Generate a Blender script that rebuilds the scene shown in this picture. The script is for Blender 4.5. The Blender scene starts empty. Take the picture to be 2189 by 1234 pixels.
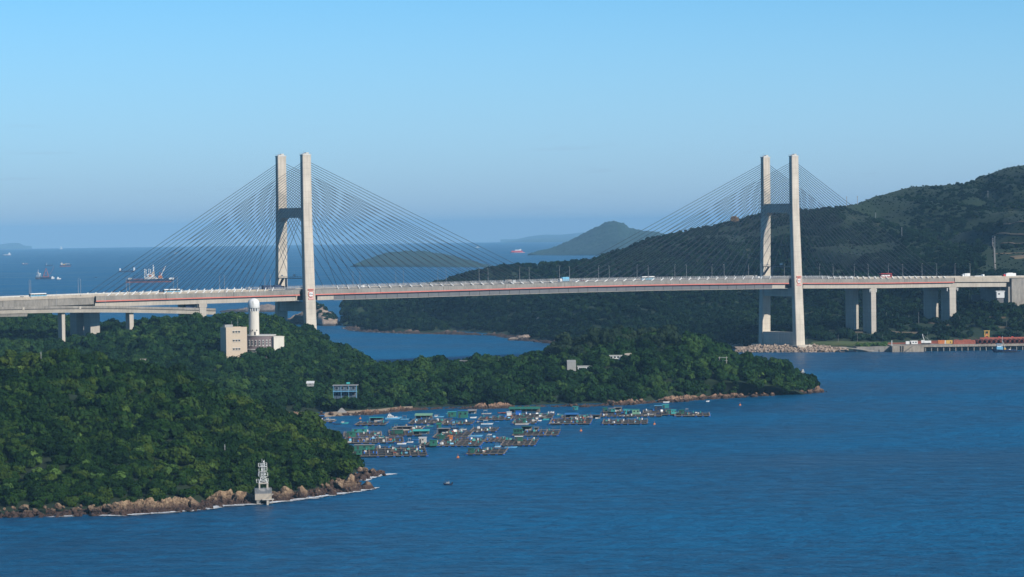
import bpy, math, random
import numpy as np
from mathutils import Vector, Matrix, noise as mn
from mathutils.bvhtree import BVHTree

# ------------------------------------------------------------------ camera model (measured from the photograph)
PI = math.pi
F = 6352.6            # focal length in pixels of a 2189 px wide picture
HC = 98.1             # camera height above the sea
PITCH = math.radians(1.19154)
ROLL = math.radians(.76928)
TH = math.radians(33.548)      # heading of the bridge
RE = 7.4e6            # effective earth radius (refraction included)
scene = bpy.context.scene
COL = scene.collection

cam = bpy.data.cameras.new('camera'); cam.sensor_width = 36; cam.lens = 36*F/2189
cam.clip_start = 5; cam.clip_end = 120000
camo = bpy.data.objects.new('camera', cam); COL.objects.link(camo); scene.camera = camo
camo.matrix_world = (Matrix.Translation((0, 0, HC)) @ Matrix.Rotation(PI/2-PITCH, 4, 'X') @ Matrix.Rotation(-ROLL, 4, 'Z'))

# ------------------------------------------------------------------ daylight
SUN_EL = math.radians(31)
SUN_AZ = math.radians(134.4)     # clockwise from +Y (behind the camera, to the right)
SUN_DIR = Vector((math.sin(SUN_AZ)*math.cos(SUN_EL), math.cos(SUN_AZ)*math.cos(SUN_EL), math.sin(SUN_EL)))
w = bpy.data.worlds.new('World'); scene.world = w; w.use_nodes = True
nt = w.node_tree; nt.nodes.clear()
sky = nt.nodes.new('ShaderNodeTexSky'); sky.sky_type = 'NISHITA'; sky.sun_disc = False
sky.sun_elevation = SUN_EL; sky.sun_rotation = SUN_AZ; sky.altitude = 100
sky.air_density = 0.6; sky.dust_density = 0.0; sky.ozone_density = 6.0
bg = nt.nodes.new('ShaderNodeBackground'); bg.inputs['Strength'].default_value = 0.125
wo = nt.nodes.new('ShaderNodeOutputWorld')
# thin haze layer of the lower sky, the same all the way round: blended in by elevation
tcw = nt.nodes.new('ShaderNodeTexCoord'); sxw = nt.nodes.new('ShaderNodeSeparateXYZ'); nt.links.new(tcw.outputs['Generated'], sxw.inputs[0])
mrw = nt.nodes.new('ShaderNodeMapRange'); mrw.inputs['From Min'].default_value = .0; mrw.inputs['From Max'].default_value = .085
mrw.inputs['To Min'].default_value = 1; mrw.inputs['To Max'].default_value = 0; nt.links.new(sxw.outputs['Z'], mrw.inputs[0])
mxw = nt.nodes.new('ShaderNodeMix'); mxw.data_type = 'RGBA'; nt.links.new(mrw.outputs[0], mxw.inputs['Factor'])
tin = nt.nodes.new('ShaderNodeMix'); tin.data_type = 'RGBA'; tin.blend_type = 'MULTIPLY'; tin.inputs['Factor'].default_value = 1; tin.inputs['B'].default_value = (.70, 1.02, .97, 1)
nt.links.new(sky.outputs[0], tin.inputs['A']); nt.links.new(tin.outputs['Result'], mxw.inputs['A']); rmp = nt.nodes.new('ShaderNodeValToRGB'); nt.links.new(sxw.outputs['Z'], rmp.inputs[0]); re_ = rmp.color_ramp.elements
re_[0].position = 0; re_[0].color = (.40, .56, .75, 1); re_[1].position = .03; re_[1].color = (.42, .61, .85, 1)
scw = nt.nodes.new('ShaderNodeMix'); scw.data_type = 'RGBA'; scw.blend_type = 'MULTIPLY'; scw.inputs['Factor'].default_value = 1; nt.links.new(rmp.outputs[0], scw.inputs['A']); scw.inputs['B'].default_value = (7, 7, 7, 1)
nt.links.new(scw.outputs['Result'], mxw.inputs['B'])
# faint low cloud wisps, all the way round
mpw = nt.nodes.new('ShaderNodeMapping'); mpw.inputs['Scale'].default_value = (26, 26, 240); nt.links.new(tcw.outputs['Generated'], mpw.inputs[0])
cn_ = nt.nodes.new('ShaderNodeTexNoise'); cn_.inputs['Scale'].default_value = 1; cn_.inputs['Detail'].default_value = 6; cn_.inputs['Roughness'].default_value = .62; nt.links.new(mpw.outputs[0], cn_.inputs['Vector'])
cr_ = nt.nodes.new('ShaderNodeMapRange'); cr_.inputs['From Min'].default_value = .60; cr_.inputs['From Max'].default_value = .74; cr_.inputs['To Max'].default_value = .30; nt.links.new(cn_.outputs[0], cr_.inputs[0])
el_ = nt.nodes.new('ShaderNodeMapRange'); el_.inputs['From Min'].default_value = .045; el_.inputs['From Max'].default_value = .018; nt.links.new(sxw.outputs['Z'], el_.inputs[0])
cf_ = nt.nodes.new('ShaderNodeMath'); cf_.operation = 'MULTIPLY'; nt.links.new(cr_.outputs[0], cf_.inputs[0]); nt.links.new(el_.outputs[0], cf_.inputs[1])
cm_ = nt.nodes.new('ShaderNodeMix'); cm_.data_type = 'RGBA'; nt.links.new(cf_.outputs[0], cm_.inputs['Factor']); nt.links.new(mxw.outputs['Result'], cm_.inputs['A']); cm_.inputs['B'].default_value = (2.4, 3.3, 4.7, 1)
nt.links.new(cm_.outputs['Result'], bg.inputs[0]); nt.links.new(bg.outputs[0], wo.inputs[0])
sun = bpy.data.lights.new('sun', 'SUN'); sun.energy = 5.0; sun.angle = math.radians(.53); sun.color = (1, .93, .82)
suno = bpy.data.objects.new('sun', sun); COL.objects.link(suno)
suno.rotation_euler = (-SUN_DIR).to_track_quat('-Z', 'Y').to_euler(); suno.location = (500, 500, 600)
vs = scene.view_settings; vs.view_transform = 'Standard'; vs.look = 'None'; vs.gamma = 1; vs.use_curve_mapping = False
vs.exposure = 0.0
cy = scene.cycles; cy.use_denoising = True; cy.max_bounces = 6; cy.diffuse_bounces = 2; cy.glossy_bounces = 3
cy.transmission_bounces = 2; cy.volume_bounces = 0; cy.transparent_max_bounces = 6; cy.caustics_reflective = False
try: cy.denoiser = 'OPENIMAGEDENOISE'
except Exception: pass
HAZE = 4.1e-5
HAZE_COL = (.30, .62, .95)

# ------------------------------------------------------------------ pixel <-> place helpers
def ray(px, py):
    U, V = px-1094.5, 617-py
    u = U*math.cos(ROLL)+V*math.sin(ROLL); v = -U*math.sin(ROLL)+V*math.cos(ROLL)
    return (u, F*math.cos(PITCH)+v*math.sin(PITCH), -F*math.sin(PITCH)+v*math.cos(PITCH))
def at(px, py, D):
    r = ray(px, py); k = D/r[1]
    return Vector((r[0]*k, D, HC+r[2]*k))
def sea(px, py):
    r = ray(px, py); h = math.hypot(r[0], r[1]); a = r[2]/h
    q = -a*RE-math.sqrt(max(0, (a*RE)**2-2*RE*HC))
    return Vector((r[0]/h*q, r[1]/h*q, -q*q/2/RE))
def seaz(x, y): return -(x*x+y*y)/2/RE
def mpp(D): return D/F          # metres per photo pixel
TB = Vector((-150.434, 2059.825, 0)); DV = Vector((math.cos(TH), math.sin(TH), 0)); NV = Vector((math.sin(TH), -math.cos(TH), 0))
def bridge_pt(px, py, off):
    r = ray(px, py); A = np.array([[r[0], -DV.x], [r[1], -DV.y]]); b = np.array([TB.x+off*NV.x, TB.y+off*NV.y])
    k, s = np.linalg.solve(A, b); return float(s), float(HC+k*r[2])
R_ = random.Random(7)
U_ = lambda a, b: R_.uniform(a, b)

# ------------------------------------------------------------------ materials
def new_mat(name):
    m = bpy.data.materials.new(name); m.use_nodes = True
    return m, m.node_tree.nodes, m.node_tree.links, m.node_tree.nodes['Principled BSDF']
def mat(name, c1, c2=None, scale=1.0, rough=.75, coord='obj', stretch=(1, 1, 1), bump=0, bscale=None, metal=0, c3=None, s3=.2, t3=.55, detail=4, jit=0):
    """base colour c1 varied with c2 (noise), optional third patch colour c3"""
    m, N, L, B = new_mat(name)
    B.inputs['Roughness'].default_value = rough; B.inputs['Metallic'].default_value = metal
    if c2 is None and not jit:
        B.inputs['Base Color'].default_value = (*c1, 1); return m
    if coord == 'pos':
        src = N.new('ShaderNodeNewGeometry').outputs['Position']
    else:
        src = N.new('ShaderNodeTexCoord').outputs['Object']
    mp = N.new('ShaderNodeMapping'); mp.inputs['Scale'].default_value = stretch; L.new(src, mp.inputs[0])
    no = N.new('ShaderNodeTexNoise'); no.inputs['Scale'].default_value = scale; no.inputs['Detail'].default_value = detail
    no.inputs['Roughness'].default_value = .65
    L.new(mp.outputs[0], no.inputs['Vector'])
    ra = N.new('ShaderNodeValToRGB'); ra.color_ramp.elements[0].position = .33; ra.color_ramp.elements[1].position = .67
    ra.color_ramp.elements[0].color = (*c1, 1); ra.color_ramp.elements[1].color = (*(c2 or c1), 1)
    L.new(no.outputs[0], ra.inputs[0]); out = ra.outputs[0]
    if c3:
        n3 = N.new('ShaderNodeTexNoise'); n3.inputs['Scale'].default_value = s3; n3.inputs['Detail'].default_value = 5
        L.new(src, n3.inputs['Vector'])
        r3 = N.new('ShaderNodeValToRGB'); r3.color_ramp.elements[0].position = t3; r3.color_ramp.elements[1].position = t3+.08
        L.new(n3.outputs[0], r3.inputs[0])
        mx = N.new('ShaderNodeMix'); mx.data_type = 'RGBA'
        L.new(r3.outputs[0], mx.inputs['Factor']); L.new(out, mx.inputs['A']); mx.inputs['B'].default_value = (*c3, 1); out = mx.outputs['Result']
    if jit:
        oi = N.new('ShaderNodeObjectInfo'); hs = N.new('ShaderNodeHueSaturation')
        mr = N.new('ShaderNodeMapRange'); mr.inputs['To Min'].default_value = 1-jit; mr.inputs['To Max'].default_value = 1+jit
        L.new(oi.outputs['Random'], mr.inputs[0]); L.new(mr.outputs[0], hs.inputs['Value']); L.new(out, hs.inputs['Color']); out = hs.outputs[0]
    L.new(out, B.inputs['Base Color'])
    if bump:
        nb = N.new('ShaderNodeTexNoise'); nb.inputs['Scale'].default_value = bscale or scale*4; nb.inputs['Detail'].default_value = 5
        L.new(src, nb.inputs['Vector'])
        bu = N.new('ShaderNodeBump'); bu.inputs['Strength'].default_value = .7; bu.inputs['Distance'].default_value = bump
        L.new(nb.outputs[0], bu.inputs['Height']); L.new(bu.outputs[0], B.inputs['Normal'])
    return m

def foliage_mat(name, dark, mid, light, vscale=.02, rough=.6):
    """leaf colour: one tone per plant (random), drifting in patches over the hillside, leaf to leaf variation"""
    m, N, L, B = new_mat(name)
    B.inputs['Roughness'].default_value = rough
    B.inputs['Specular IOR Level'].default_value = .06
    oi = N.new('ShaderNodeObjectInfo'); geo = N.new('ShaderNodeNewGeometry')
    n1 = N.new('ShaderNodeTexNoise'); n1.inputs['Scale'].default_value = vscale; n1.inputs['Detail'].default_value = 3
    L.new(oi.outputs['Location'], n1.inputs['Vector'])
    n2 = N.new('ShaderNodeTexNoise'); n2.inputs['Scale'].default_value = .9; n2.inputs['Detail'].default_value = 2
    L.new(geo.outputs['Position'], n2.inputs['Vector'])
    a = N.new('ShaderNodeMath'); a.operation = 'MULTIPLY_ADD'; a.inputs[1].default_value = .55; L.new(oi.outputs['Random'], a.inputs[0])
    sc = N.new('ShaderNodeMath'); sc.operation = 'MULTIPLY_ADD'; sc.inputs[1].default_value = 1.1; sc.inputs[2].default_value = -.35
    L.new(n1.outputs[0], sc.inputs[0]); L.new(sc.outputs[0], a.inputs[2])
    b = N.new('ShaderNodeMath'); b.operation = 'MULTIPLY_ADD'; b.inputs[1].default_value = .5; b.inputs[2].default_value = -.25
    L.new(n2.outputs[0], b.inputs[0])
    s = N.new('ShaderNodeMath'); s.operation = 'ADD'; L.new(a.outputs[0], s.inputs[0]); L.new(b.outputs[0], s.inputs[1])
    ra = N.new('ShaderNodeValToRGB'); e = ra.color_ramp.elements
    e[0].position = .15; e[0].color = (*dark, 1); e[1].position = .95; e[1].color = (*light, 1)
    k = e.new(.5); k.color = (*mid, 1)
    L.new(s.outputs[0], ra.inputs[0]); L.new(ra.outputs[0], B.inputs['Base Color'])
    return m

def rock_mat(name, hi, lo, wet, wz=1.6, scale=.5):
    """pale weathered rock with rusty stains; algae and wet band just above the sea"""
    m, N, L, B = new_mat(name); B.inputs['Roughness'].default_value = .8
    geo = N.new('ShaderNodeNewGeometry'); sx = N.new('ShaderNodeSeparateXYZ'); L.new(geo.outputs['Position'], sx.inputs[0])
    no = N.new('ShaderNodeTexNoise'); no.inputs['Scale'].default_value = scale; no.inputs['Detail'].default_value = 6; no.inputs['Roughness'].default_value = .7
    L.new(geo.outputs['Position'], no.inputs['Vector'])
    ra = N.new('ShaderNodeValToRGB'); e = ra.color_ramp.elements; e[0].position = .36; e[0].color = (*lo, 1); e[1].position = .62; e[1].color = (*hi, 1)
    L.new(no.outputs[0], ra.inputs[0])
    mz = N.new('ShaderNodeMath'); mz.operation = 'MULTIPLY_ADD'; mz.inputs[1].default_value = 2.6; L.new(no.outputs[0], mz.inputs[0]); mz.inputs[2].default_value = -1.3
    az = N.new('ShaderNodeMath'); az.operation = 'ADD'; L.new(sx.outputs['Z'], az.inputs[0]); L.new(mz.outputs[0], az.inputs[1])
    mr = N.new('ShaderNodeMapRange'); mr.inputs['From Min'].default_value = wz*.55; mr.inputs['From Max'].default_value = wz*1.5
    L.new(az.outputs[0], mr.inputs[0])
    mx = N.new('ShaderNodeMix'); mx.data_type = 'RGBA'; L.new(mr.outputs[0], mx.inputs['Factor'])
    mx.inputs['A'].default_value = (*wet, 1); L.new(ra.outputs[0], mx.inputs['B']); L.new(mx.outputs['Result'], B.inputs['Base Color'])
    nb = N.new('ShaderNodeTexNoise'); nb.inputs['Scale'].default_value = 1.6; nb.inputs['Detail'].default_value = 6; L.new(geo.outputs['Position'], nb.inputs['Vector'])
    bu = N.new('ShaderNodeBump'); bu.inputs['Distance'].default_value = 1.1; L.new(nb.outputs[0], bu.inputs['Height']); L.new(bu.outputs[0], B.inputs['Normal'])
    return m

def concrete(name, c, stain=.7, line=None, vert=.25):
    """board marked concrete: vertical dirt streaks, pour joints every `line` metres"""
    m, N, L, B = new_mat(name); B.inputs['Roughness'].default_value = .85
    tc = N.new('ShaderNodeTexCoord').outputs['Object']
    mp = N.new('ShaderNodeMapping'); mp.inputs['Scale'].default_value = (1, 1, vert*.25); L.new(tc, mp.inputs[0])
    no = N.new('ShaderNodeTexNoise'); no.inputs['Scale'].default_value = .8; no.inputs['Detail'].default_value = 6; no.inputs['Roughness'].default_value = .7
    L.new(mp.outputs[0], no.inputs['Vector'])
    n2 = N.new('ShaderNodeTexNoise'); n2.inputs['Scale'].default_value = .12; n2.inputs['Detail'].default_value = 5; L.new(tc, n2.inputs['Vector'])
    ad = N.new('ShaderNodeMath'); ad.operation = 'MULTIPLY_ADD'; ad.inputs[1].default_value = .6; L.new(n2.outputs[0], ad.inputs[0]); L.new(no.outputs[0], ad.inputs[2])
    ra = N.new('ShaderNodeValToRGB'); e = ra.color_ramp.elements; e[0].position = .55; e[1].position = .98
    e[0].color = (*[x*stain for x in c], 1); e[1].color = (*[min(1, x*1.08) for x in c], 1)
    L.new(ad.outputs[0], ra.inputs[0]); out = ra.outputs[0]
    if line:
        sx = N.new('ShaderNodeSeparateXYZ'); L.new(tc, sx.inputs[0])
        md = N.new('ShaderNodeMath'); md.operation = 'PINGPONG'; md.inputs[1].default_value = line/2; L.new(sx.outputs['Z'], md.inputs[0])
        cp = N.new('ShaderNodeMath'); cp.operation = 'LESS_THAN'; cp.inputs[1].default_value = .13; L.new(md.outputs[0], cp.inputs[0])
        mu = N.new('ShaderNodeMath'); mu.operation = 'MULTIPLY'; mu.inputs[1].default_value = .3; L.new(cp.outputs[0], mu.inputs[0])
        mx = N.new('ShaderNodeMix'); mx.data_type = 'RGBA'; L.new(mu.outputs[0], mx.inputs['Factor']); L.new(out, mx.inputs['A'])
        mx.inputs['B'].default_value = (*[x*.45 for x in c], 1); out = mx.outputs['Result']
    L.new(out, B.inputs['Base Color'])
    return m

def water_mat():
    m, N, L, B = new_mat('sea_water')
    B.inputs['Roughness'].default_value = .3; B.inputs['IOR'].default_value = 1.333; B.inputs['Specular IOR Level'].default_value = .5
    geo = N.new('ShaderNodeNewGeometry').outputs['Position']
    mp = N.new('ShaderNodeMapping'); mp.inputs['Scale'].default_value = (.35, 1, 1); mp.inputs['Rotation'].default_value = (0, 0, .25); L.new(geo, mp.inputs[0])
    big = N.new('ShaderNodeTexNoise'); big.inputs['Scale'].default_value = .006; big.inputs['Detail'].default_value = 5; L.new(mp.outputs[0], big.inputs['Vector'])
    ra = N.new('ShaderNodeValToRGB'); e = ra.color_ramp.elements; e[0].position = .35; e[0].color = (.000, .050, .122, 1); e[1].position = .65; e[1].color = (.000, .118, .265, 1)
    mpm = N.new('ShaderNodeMapping'); mpm.inputs['Scale'].default_value = (.8, 1, 1); mpm.inputs['Rotation'].default_value = (0, 0, .12); L.new(geo, mpm.inputs[0])
    med = N.new('ShaderNodeTexNoise'); med.inputs['Scale'].default_value = .11; med.inputs['Detail'].default_value = 7; med.inputs['Roughness'].default_value = .7; L.new(mpm.outputs[0], med.inputs['Vector'])  # ripple shading put into the body colour as fine noise
    mad = N.new('ShaderNodeMath'); mad.operation = 'MULTIPLY_ADD'; mad.inputs[1].default_value = 1.15; L.new(med.outputs[0], mad.inputs[0]); mad.inputs[2].default_value = -.575
    mab = N.new('ShaderNodeMath'); mab.operation = 'ADD'; L.new(mad.outputs[0], mab.inputs[0]); L.new(big.outputs[0], mab.inputs[1])
    L.new(mab.outputs[0], ra.inputs[0]); L.new(ra.outputs[0], B.inputs['Base Color'])
    mr = N.new('ShaderNodeMapRange'); mr.inputs['From Min'].default_value = .35; mr.inputs['From Max'].default_value = .65
    mr.inputs['To Min'].default_value = .32; mr.inputs['To Max'].default_value = .48; L.new(big.outputs[0], mr.inputs[0]); L.new(mr.outputs[0], B.inputs['Roughness'])
    prev = None
    for sc_, dist, st in ((.03, 4.0, (.6, 1, 1)), (.12, 2.6, (.8, 1, 1)), (.4, 1.3, (.9, 1, 1))):
        m2 = N.new('ShaderNodeMapping'); m2.inputs['Scale'].default_value = st; m2.inputs['Rotation'].default_value = (0, 0, .3); L.new(geo, m2.inputs[0])
        no = N.new('ShaderNodeTexNoise'); no.inputs['Scale'].default_value = sc_; no.inputs['Detail'].default_value = 4; no.inputs['Roughness'].default_value = .6
        L.new(m2.outputs[0], no.inputs['Vector'])
        bu = N.new('ShaderNodeBump'); bu.inputs['Distance'].default_value = dist; bu.inputs['Strength'].default_value = 1
        L.new(no.outputs[0], bu.inputs['Height'])
        if prev: L.new(prev, bu.inputs['Normal'])
        prev = bu.outputs[0]
    L.new(prev, B.inputs['Normal'])
    return m

MT = {}
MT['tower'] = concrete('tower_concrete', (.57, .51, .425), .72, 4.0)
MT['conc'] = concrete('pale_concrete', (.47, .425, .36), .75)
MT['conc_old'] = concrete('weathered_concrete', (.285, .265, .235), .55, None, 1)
MT['conc_tan'] = concrete('parapet_concrete', (.44, .385, .315), .7, None, 1)
MT['pier'] = concrete('pier_concrete', (.44, .40, .345), .75, 3.0)
MT['red'] = mat('red_paint', (.60, .15, .11), (.66, .21, .16), .3, .5)
MT['steel'] = mat('grey_steel_web', (.135, .137, .145), (.165, .163, .165), .25, .5)
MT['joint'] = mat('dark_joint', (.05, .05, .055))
MT['asphalt'] = mat('asphalt', (.06, .06, .06), (.085, .083, .08), .2, .9)
MT['rail'] = mat('galvanised_steel', (.30, .31, .32), (.38, .385, .39), 1, .5, metal=.3)
MT['cable'] = mat('dark_cable', (.025, .032, .045), rough=.5)
MT['white'] = mat('white_paint', (.78, .78, .76), (.70, .70, .68), 1.5, .5)
MT['white_dirty'] = mat('dirty_white_paint', (.62, .61, .57), (.45, .43, .39), .9, .6)
MT['offwhite'] = mat('cream_white_render', (.70, .66, .58), (.60, .56, .48), .5, .75, stretch=(1, 1, .25))
MT['glass'] = mat('dark_glass', (.02, .03, .04), rough=.1)
MT['black'] = mat('black_rubber', (.02, .02, .022), rough=.8)
MT['cream'] = mat('cream_render', (.55, .45, .34), (.50, .41, .31), .7, .8)
MT['mauve'] = mat('mauve_render', (.20, .155, .16), (.17, .13, .135), .8, .8)
MT['lblue'] = mat('light_blue_paint', (.18, .47, .66), (.14, .40, .60), 2, .5)
MT['blue'] = mat('blue_paint', (.03, .14, .38), (.04, .18, .42), 2, .5)
MT['bblue'] = mat('bright_blue_plastic', (.02, .12, .50), (.04, .20, .60), 2, .4)
MT['navy'] = mat('navy_paint', (.015, .03, .08), (.02, .045, .10), 2, .5)
MT['teal'] = mat('teal_sheet', (.03, .30, .27), (.04, .22, .22), 1.2, .6)
MT['green'] = mat('green_sheet', (.02, .19, .12), (.03, .13, .10), 1.2, .6, stretch=(6, 6, 1))
MT['dgreen'] = mat('dark_green_tarp', (.012, .085, .06), (.02, .12, .085), 1.5, .7)
MT['turq'] = mat('turquoise_canvas', (.06, .45, .42), (.05, .36, .36), 1.2, .6)
MT['pgreen'] = mat('pale_green_sheet', (.22, .42, .26), (.16, .33, .24), 1.2, .6)
MT['wood'] = mat('weathered_timber', (.16, .13, .105), (.09, .075, .065), 2.5, .85, stretch=(.4, 3, 3), jit=.25)
MT['wood_l'] = mat('pale_timber', (.30, .25, .20), (.20, .165, .135), 2.5, .85, jit=.2)
MT['net'] = mat('dark_net', (.012, .018, .022), (.03, .035, .035), 3, .9)
MT['orange'] = mat('orange_paint', (.62, .22, .06), (.52, .16, .05), 1.5, .6)
MT['yellow'] = mat('yellow_paint', (.66, .42, .09), (.55, .33, .08), 1.5, .6)
MT['rust'] = mat('rusty_red_steel', (.36, .10, .055), (.24, .06, .04), .35, .75, jit=.15)
MT['cardred'] = mat('signal_red_paint', (.62, .05, .04), rough=.45)
MT['skin'] = mat('skin', (.42, .26, .18))
MT['cloth'] = mat('pale_cloth', (.62, .62, .60))
MT['tin'] = mat('grey_sheet_roof', (.30, .29, .28), (.20, .19, .18), 1.3, .6)
MT['greyblock'] = mat('grey_block_render', (.34, .34, .33), (.29, .29, .28), .8, .85)
MT['bluehouse'] = mat('shaded_blue_house_wall', (.07, .11, .15), (.05, .08, .12), 1, .8)  # wall colour darkened to carry the shade on the house
MT['trunk'] = mat('bark', (.11, .085, .065), (.17, .14, .11), 2, .9)
MT['foam'] = mat('sea_foam', (.80, .82, .84), (.68, .72, .76), 1.5, .9, coord='pos')
MT['leaf_near'] = foliage_mat('leaves_near_hill', (.005, .019, .003), (.015, .044, .007), (.062, .094, .013), .025)
MT['leaf_mid'] = foliage_mat('leaves_headland', (.006, .022, .006), (.015, .047, .012), (.045, .088, .018), .03)
MT['leaf_far'] = foliage_mat('leaves_far_hills', (.002, .010, .006), (.005, .019, .009), (.018, .042, .014), .012)
MT['leaf_dark'] = foliage_mat('casuarina_needles', (.012, .026, .014), (.022, .042, .022), (.040, .060, .030), .05)
MT['leaf_bright'] = foliage_mat('bright_shrub_leaves', (.035, .08, .018), (.07, .13, .028), (.11, .17, .035), .03)
MT['soil'] = mat('undergrowth', (.006, .018, .005), (.011, .028, .007), .12, .95, coord='pos')
MT['hillgrass'] = mat('hill_scrub', (.005, .022, .008), (.017, .036, .012), .02, .95, coord='pos', c3=(.050, .050, .022), s3=.012, t3=.62, bump=1.0, bscale=.2)
MT['terrace'] = mat('cut_terrace_earth', (.12, .10, .065), (.16, .12, .08), .08, .95, coord='pos')
MT['grass'] = mat('grass', (.06, .10, .03), (.10, .115, .045), .08, .95, coord='pos')
MT['farisle'] = mat('hazed_island_scrub', (.010, .042, .036), (.022, .060, .046), .012, .95, coord='pos', c3=(.07, .085, .06), s3=.02, t3=.68)  # blue-green tone puts distance haze into the scrub colour
MT['sand'] = mat('sand', (.38, .29, .20), (.30, .22, .15), .3, .95, coord='pos')
MT['rock'] = rock_mat('shore_rock', (.44, .305, .18), (.13, .075, .045), (.055, .03, .022), 2.5, .6)
MT['rock_b'] = rock_mat('red_shore_rock', (.40, .245, .155), (.16, .09, .06), (.06, .035, .025), 1.3, .4)
MT['rock_c'] = rock_mat('grey_granite', (.43, .34, .27), (.20, .15, .12), (.06, .05, .045), 1.2, .25)
MT['rock_d'] = rock_mat('dark_shore_rock', (.20, .135, .105), (.09, .065, .05), (.05, .035, .03), 2.2, .12)
MT['riprap'] = mat('riprap_stone', (.44, .34, .26), (.17, .13, .105), .45, .9, coord='pos')
MT['quay'] = concrete('quay_concrete', (.36, .31, .25), .5, None, 1)
MT['apron'] = mat('quay_apron', (.30, .27, .24), (.22, .20, .18), .1, .9, coord='pos')
MT['water'] = water_mat()

# ------------------------------------------------------------------ object helpers
def prop(o, label=None, cat=None, group=None, kind=None):
    if label: o['label'] = label
    if cat: o['category'] = cat
    if group: o['group'] = group
    if kind: o['kind'] = kind
    return o
def empty(name, loc=(0, 0, 0), rz=0, label=None, cat=None, group=None):
    o = bpy.data.objects.new(name, None); COL.objects.link(o); o.location = loc; o.rotation_euler = (0, 0, rz); o.empty_display_size = .1
    return prop(o, label, cat, group)
def link(name, mesh, parent=None, loc=(0, 0, 0), rz=0, scale=None, rot=None):
    o = bpy.data.objects.new(name, mesh); COL.objects.link(o); o.location = loc
    o.rotation_euler = rot if rot else (0, 0, rz)
    if scale is not None: o.scale = scale
    if parent: o.parent = parent
    return o
class MB:
    def __init__(s): s.v = []; s.f = []; s.m = []
    def poly(s, pts, m=0):
        i = len(s.v); s.v += [tuple(p) for p in pts]; s.f.append(tuple(range(i, i+len(pts)))); s.m.append(m)
    def box(s, c, size, rz=0, m=0, top=None):
        """c = centre of the bottom; top = (sx, sy) scale of the top face"""
        hx, hy, h = size[0]/2, size[1]/2, size[2]; tx, ty = top or (1, 1)
        P = []
        for z, kx, ky in ((0, 1, 1), (h, tx, ty)):
            for x, y in ((-hx, -hy), (hx, -hy), (hx, hy), (-hx, hy)):
                x, y = x*kx, y*ky
                P.append((c[0]+x*math.cos(rz)-y*math.sin(rz), c[1]+x*math.sin(rz)+y*math.cos(rz), c[2]+z))
        i = len(s.v); s.v += P
        for f in ((3, 2, 1, 0), (4, 5, 6, 7), (0, 1, 5, 4), (1, 2, 6, 5), (2, 3, 7, 6), (3, 0, 4, 7)):
            s.f.append(tuple(i+k for k in f)); s.m.append(m)
    def tube(s, a, b, r, n=6, m=0, r2=None, cap=True):
        a, b = Vector(a), Vector(b); d = (b-a).normalized(); r2 = r if r2 is None else r2
        u = d.orthogonal().normalized(); v = d.cross(u); i = len(s.v)
        for p, q in ((a, r), (b, r2)):
            for k in range(n):
                t = 2*PI*k/n; s.v.append(tuple(p+(u*math.cos(t)+v*math.sin(t))*q))
        for k in range(n):
            s.f.append((i+k, i+(k+1) % n, i+n+(k+1) % n, i+n+k)); s.m.append(m)
        if cap:
            s.f.append(tuple(i+k for k in range(n))[::-1]); s.m.append(m); s.f.append(tuple(i+n+k for k in range(n))); s.m.append(m)
    def ring(s, rings, m=0, cap=True, mats=None):
        """loft closed rings of equal length"""
        n = len(rings[0]); i = len(s.v)
        for r in rings: s.v += [tuple(p) for p in r]
        for j in range(len(rings)-1):
            for k in range(n):
                s.f.append((i+j*n+k, i+j*n+(k+1) % n, i+(j+1)*n+(k+1) % n, i+(j+1)*n+k)); s.m.append(mats[k] if mats else m)
        if cap:
            s.f.append(tuple(i+k for k in range(n))[::-1]); s.m.append(m)
            j = (len(rings)-1)*n; s.f.append(tuple(i+j+k for k in range(n))); s.m.append(m)
    def mesh(s, name, mats, smooth=False):
        me = bpy.data.meshes.new(name); me.from_pydata(s.v, [], s.f)
        mats = mats if isinstance(mats, (list, tuple)) else [mats]
        for q in mats: me.materials.append(MT[q] if isinstance(q, str) else q)
        me.polygons.foreach_set('material_index', s.m)
        me.update()
        import bmesh
        bm = bmesh.new(); bm.from_mesh(me); bmesh.ops.recalc_face_normals(bm, faces=bm.faces); bm.to_mesh(me); bm.free()
        if smooth: me.polygons.foreach_set('use_smooth', [True]*len(me.polygons))
        return me
    def obj(s, name, mats, parent=None, loc=(0, 0, 0), rz=0, smooth=False):
        return link(name, s.mesh(name, mats, smooth), parent, loc, rz)
_ub = {}
def ubox(name, m, parent, loc, size, rz=0, rot=None):
    """box part sharing one unit mesh per material; loc = centre of the bottom"""
    if m not in _ub:
        b = MB(); b.box((0, 0, 0), (1, 1, 1)); _ub[m] = b.mesh('block_'+m, m)
    return link(name, _ub[m], parent, loc, rz, size, rot)
_uc = {}
def ucyl(name, m, parent, loc, r, h, n=10, rot=None):
    k = (m, n)
    if k not in _uc:
        b = MB(); b.tube((0, 0, 0), (0, 0, 1), 1, n); _uc[k] = b.mesh('round_'+m, m)
    return link(name, _uc[k], parent, loc, 0, (r, r, h), rot)
def rod(name, m, parent, a, b, r, n=6):
    a, b = Vector(a), Vector(b); d = b-a
    o = ucyl(name, m, parent, a, r, d.length, n)
    o.rotation_euler = d.to_track_quat('Z', 'Y').to_euler(); return o
def fbm(x, y, z=0, oct=4): return mn.fractal(Vector((x, y, z)), 1.0, 2.0, oct)
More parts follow.
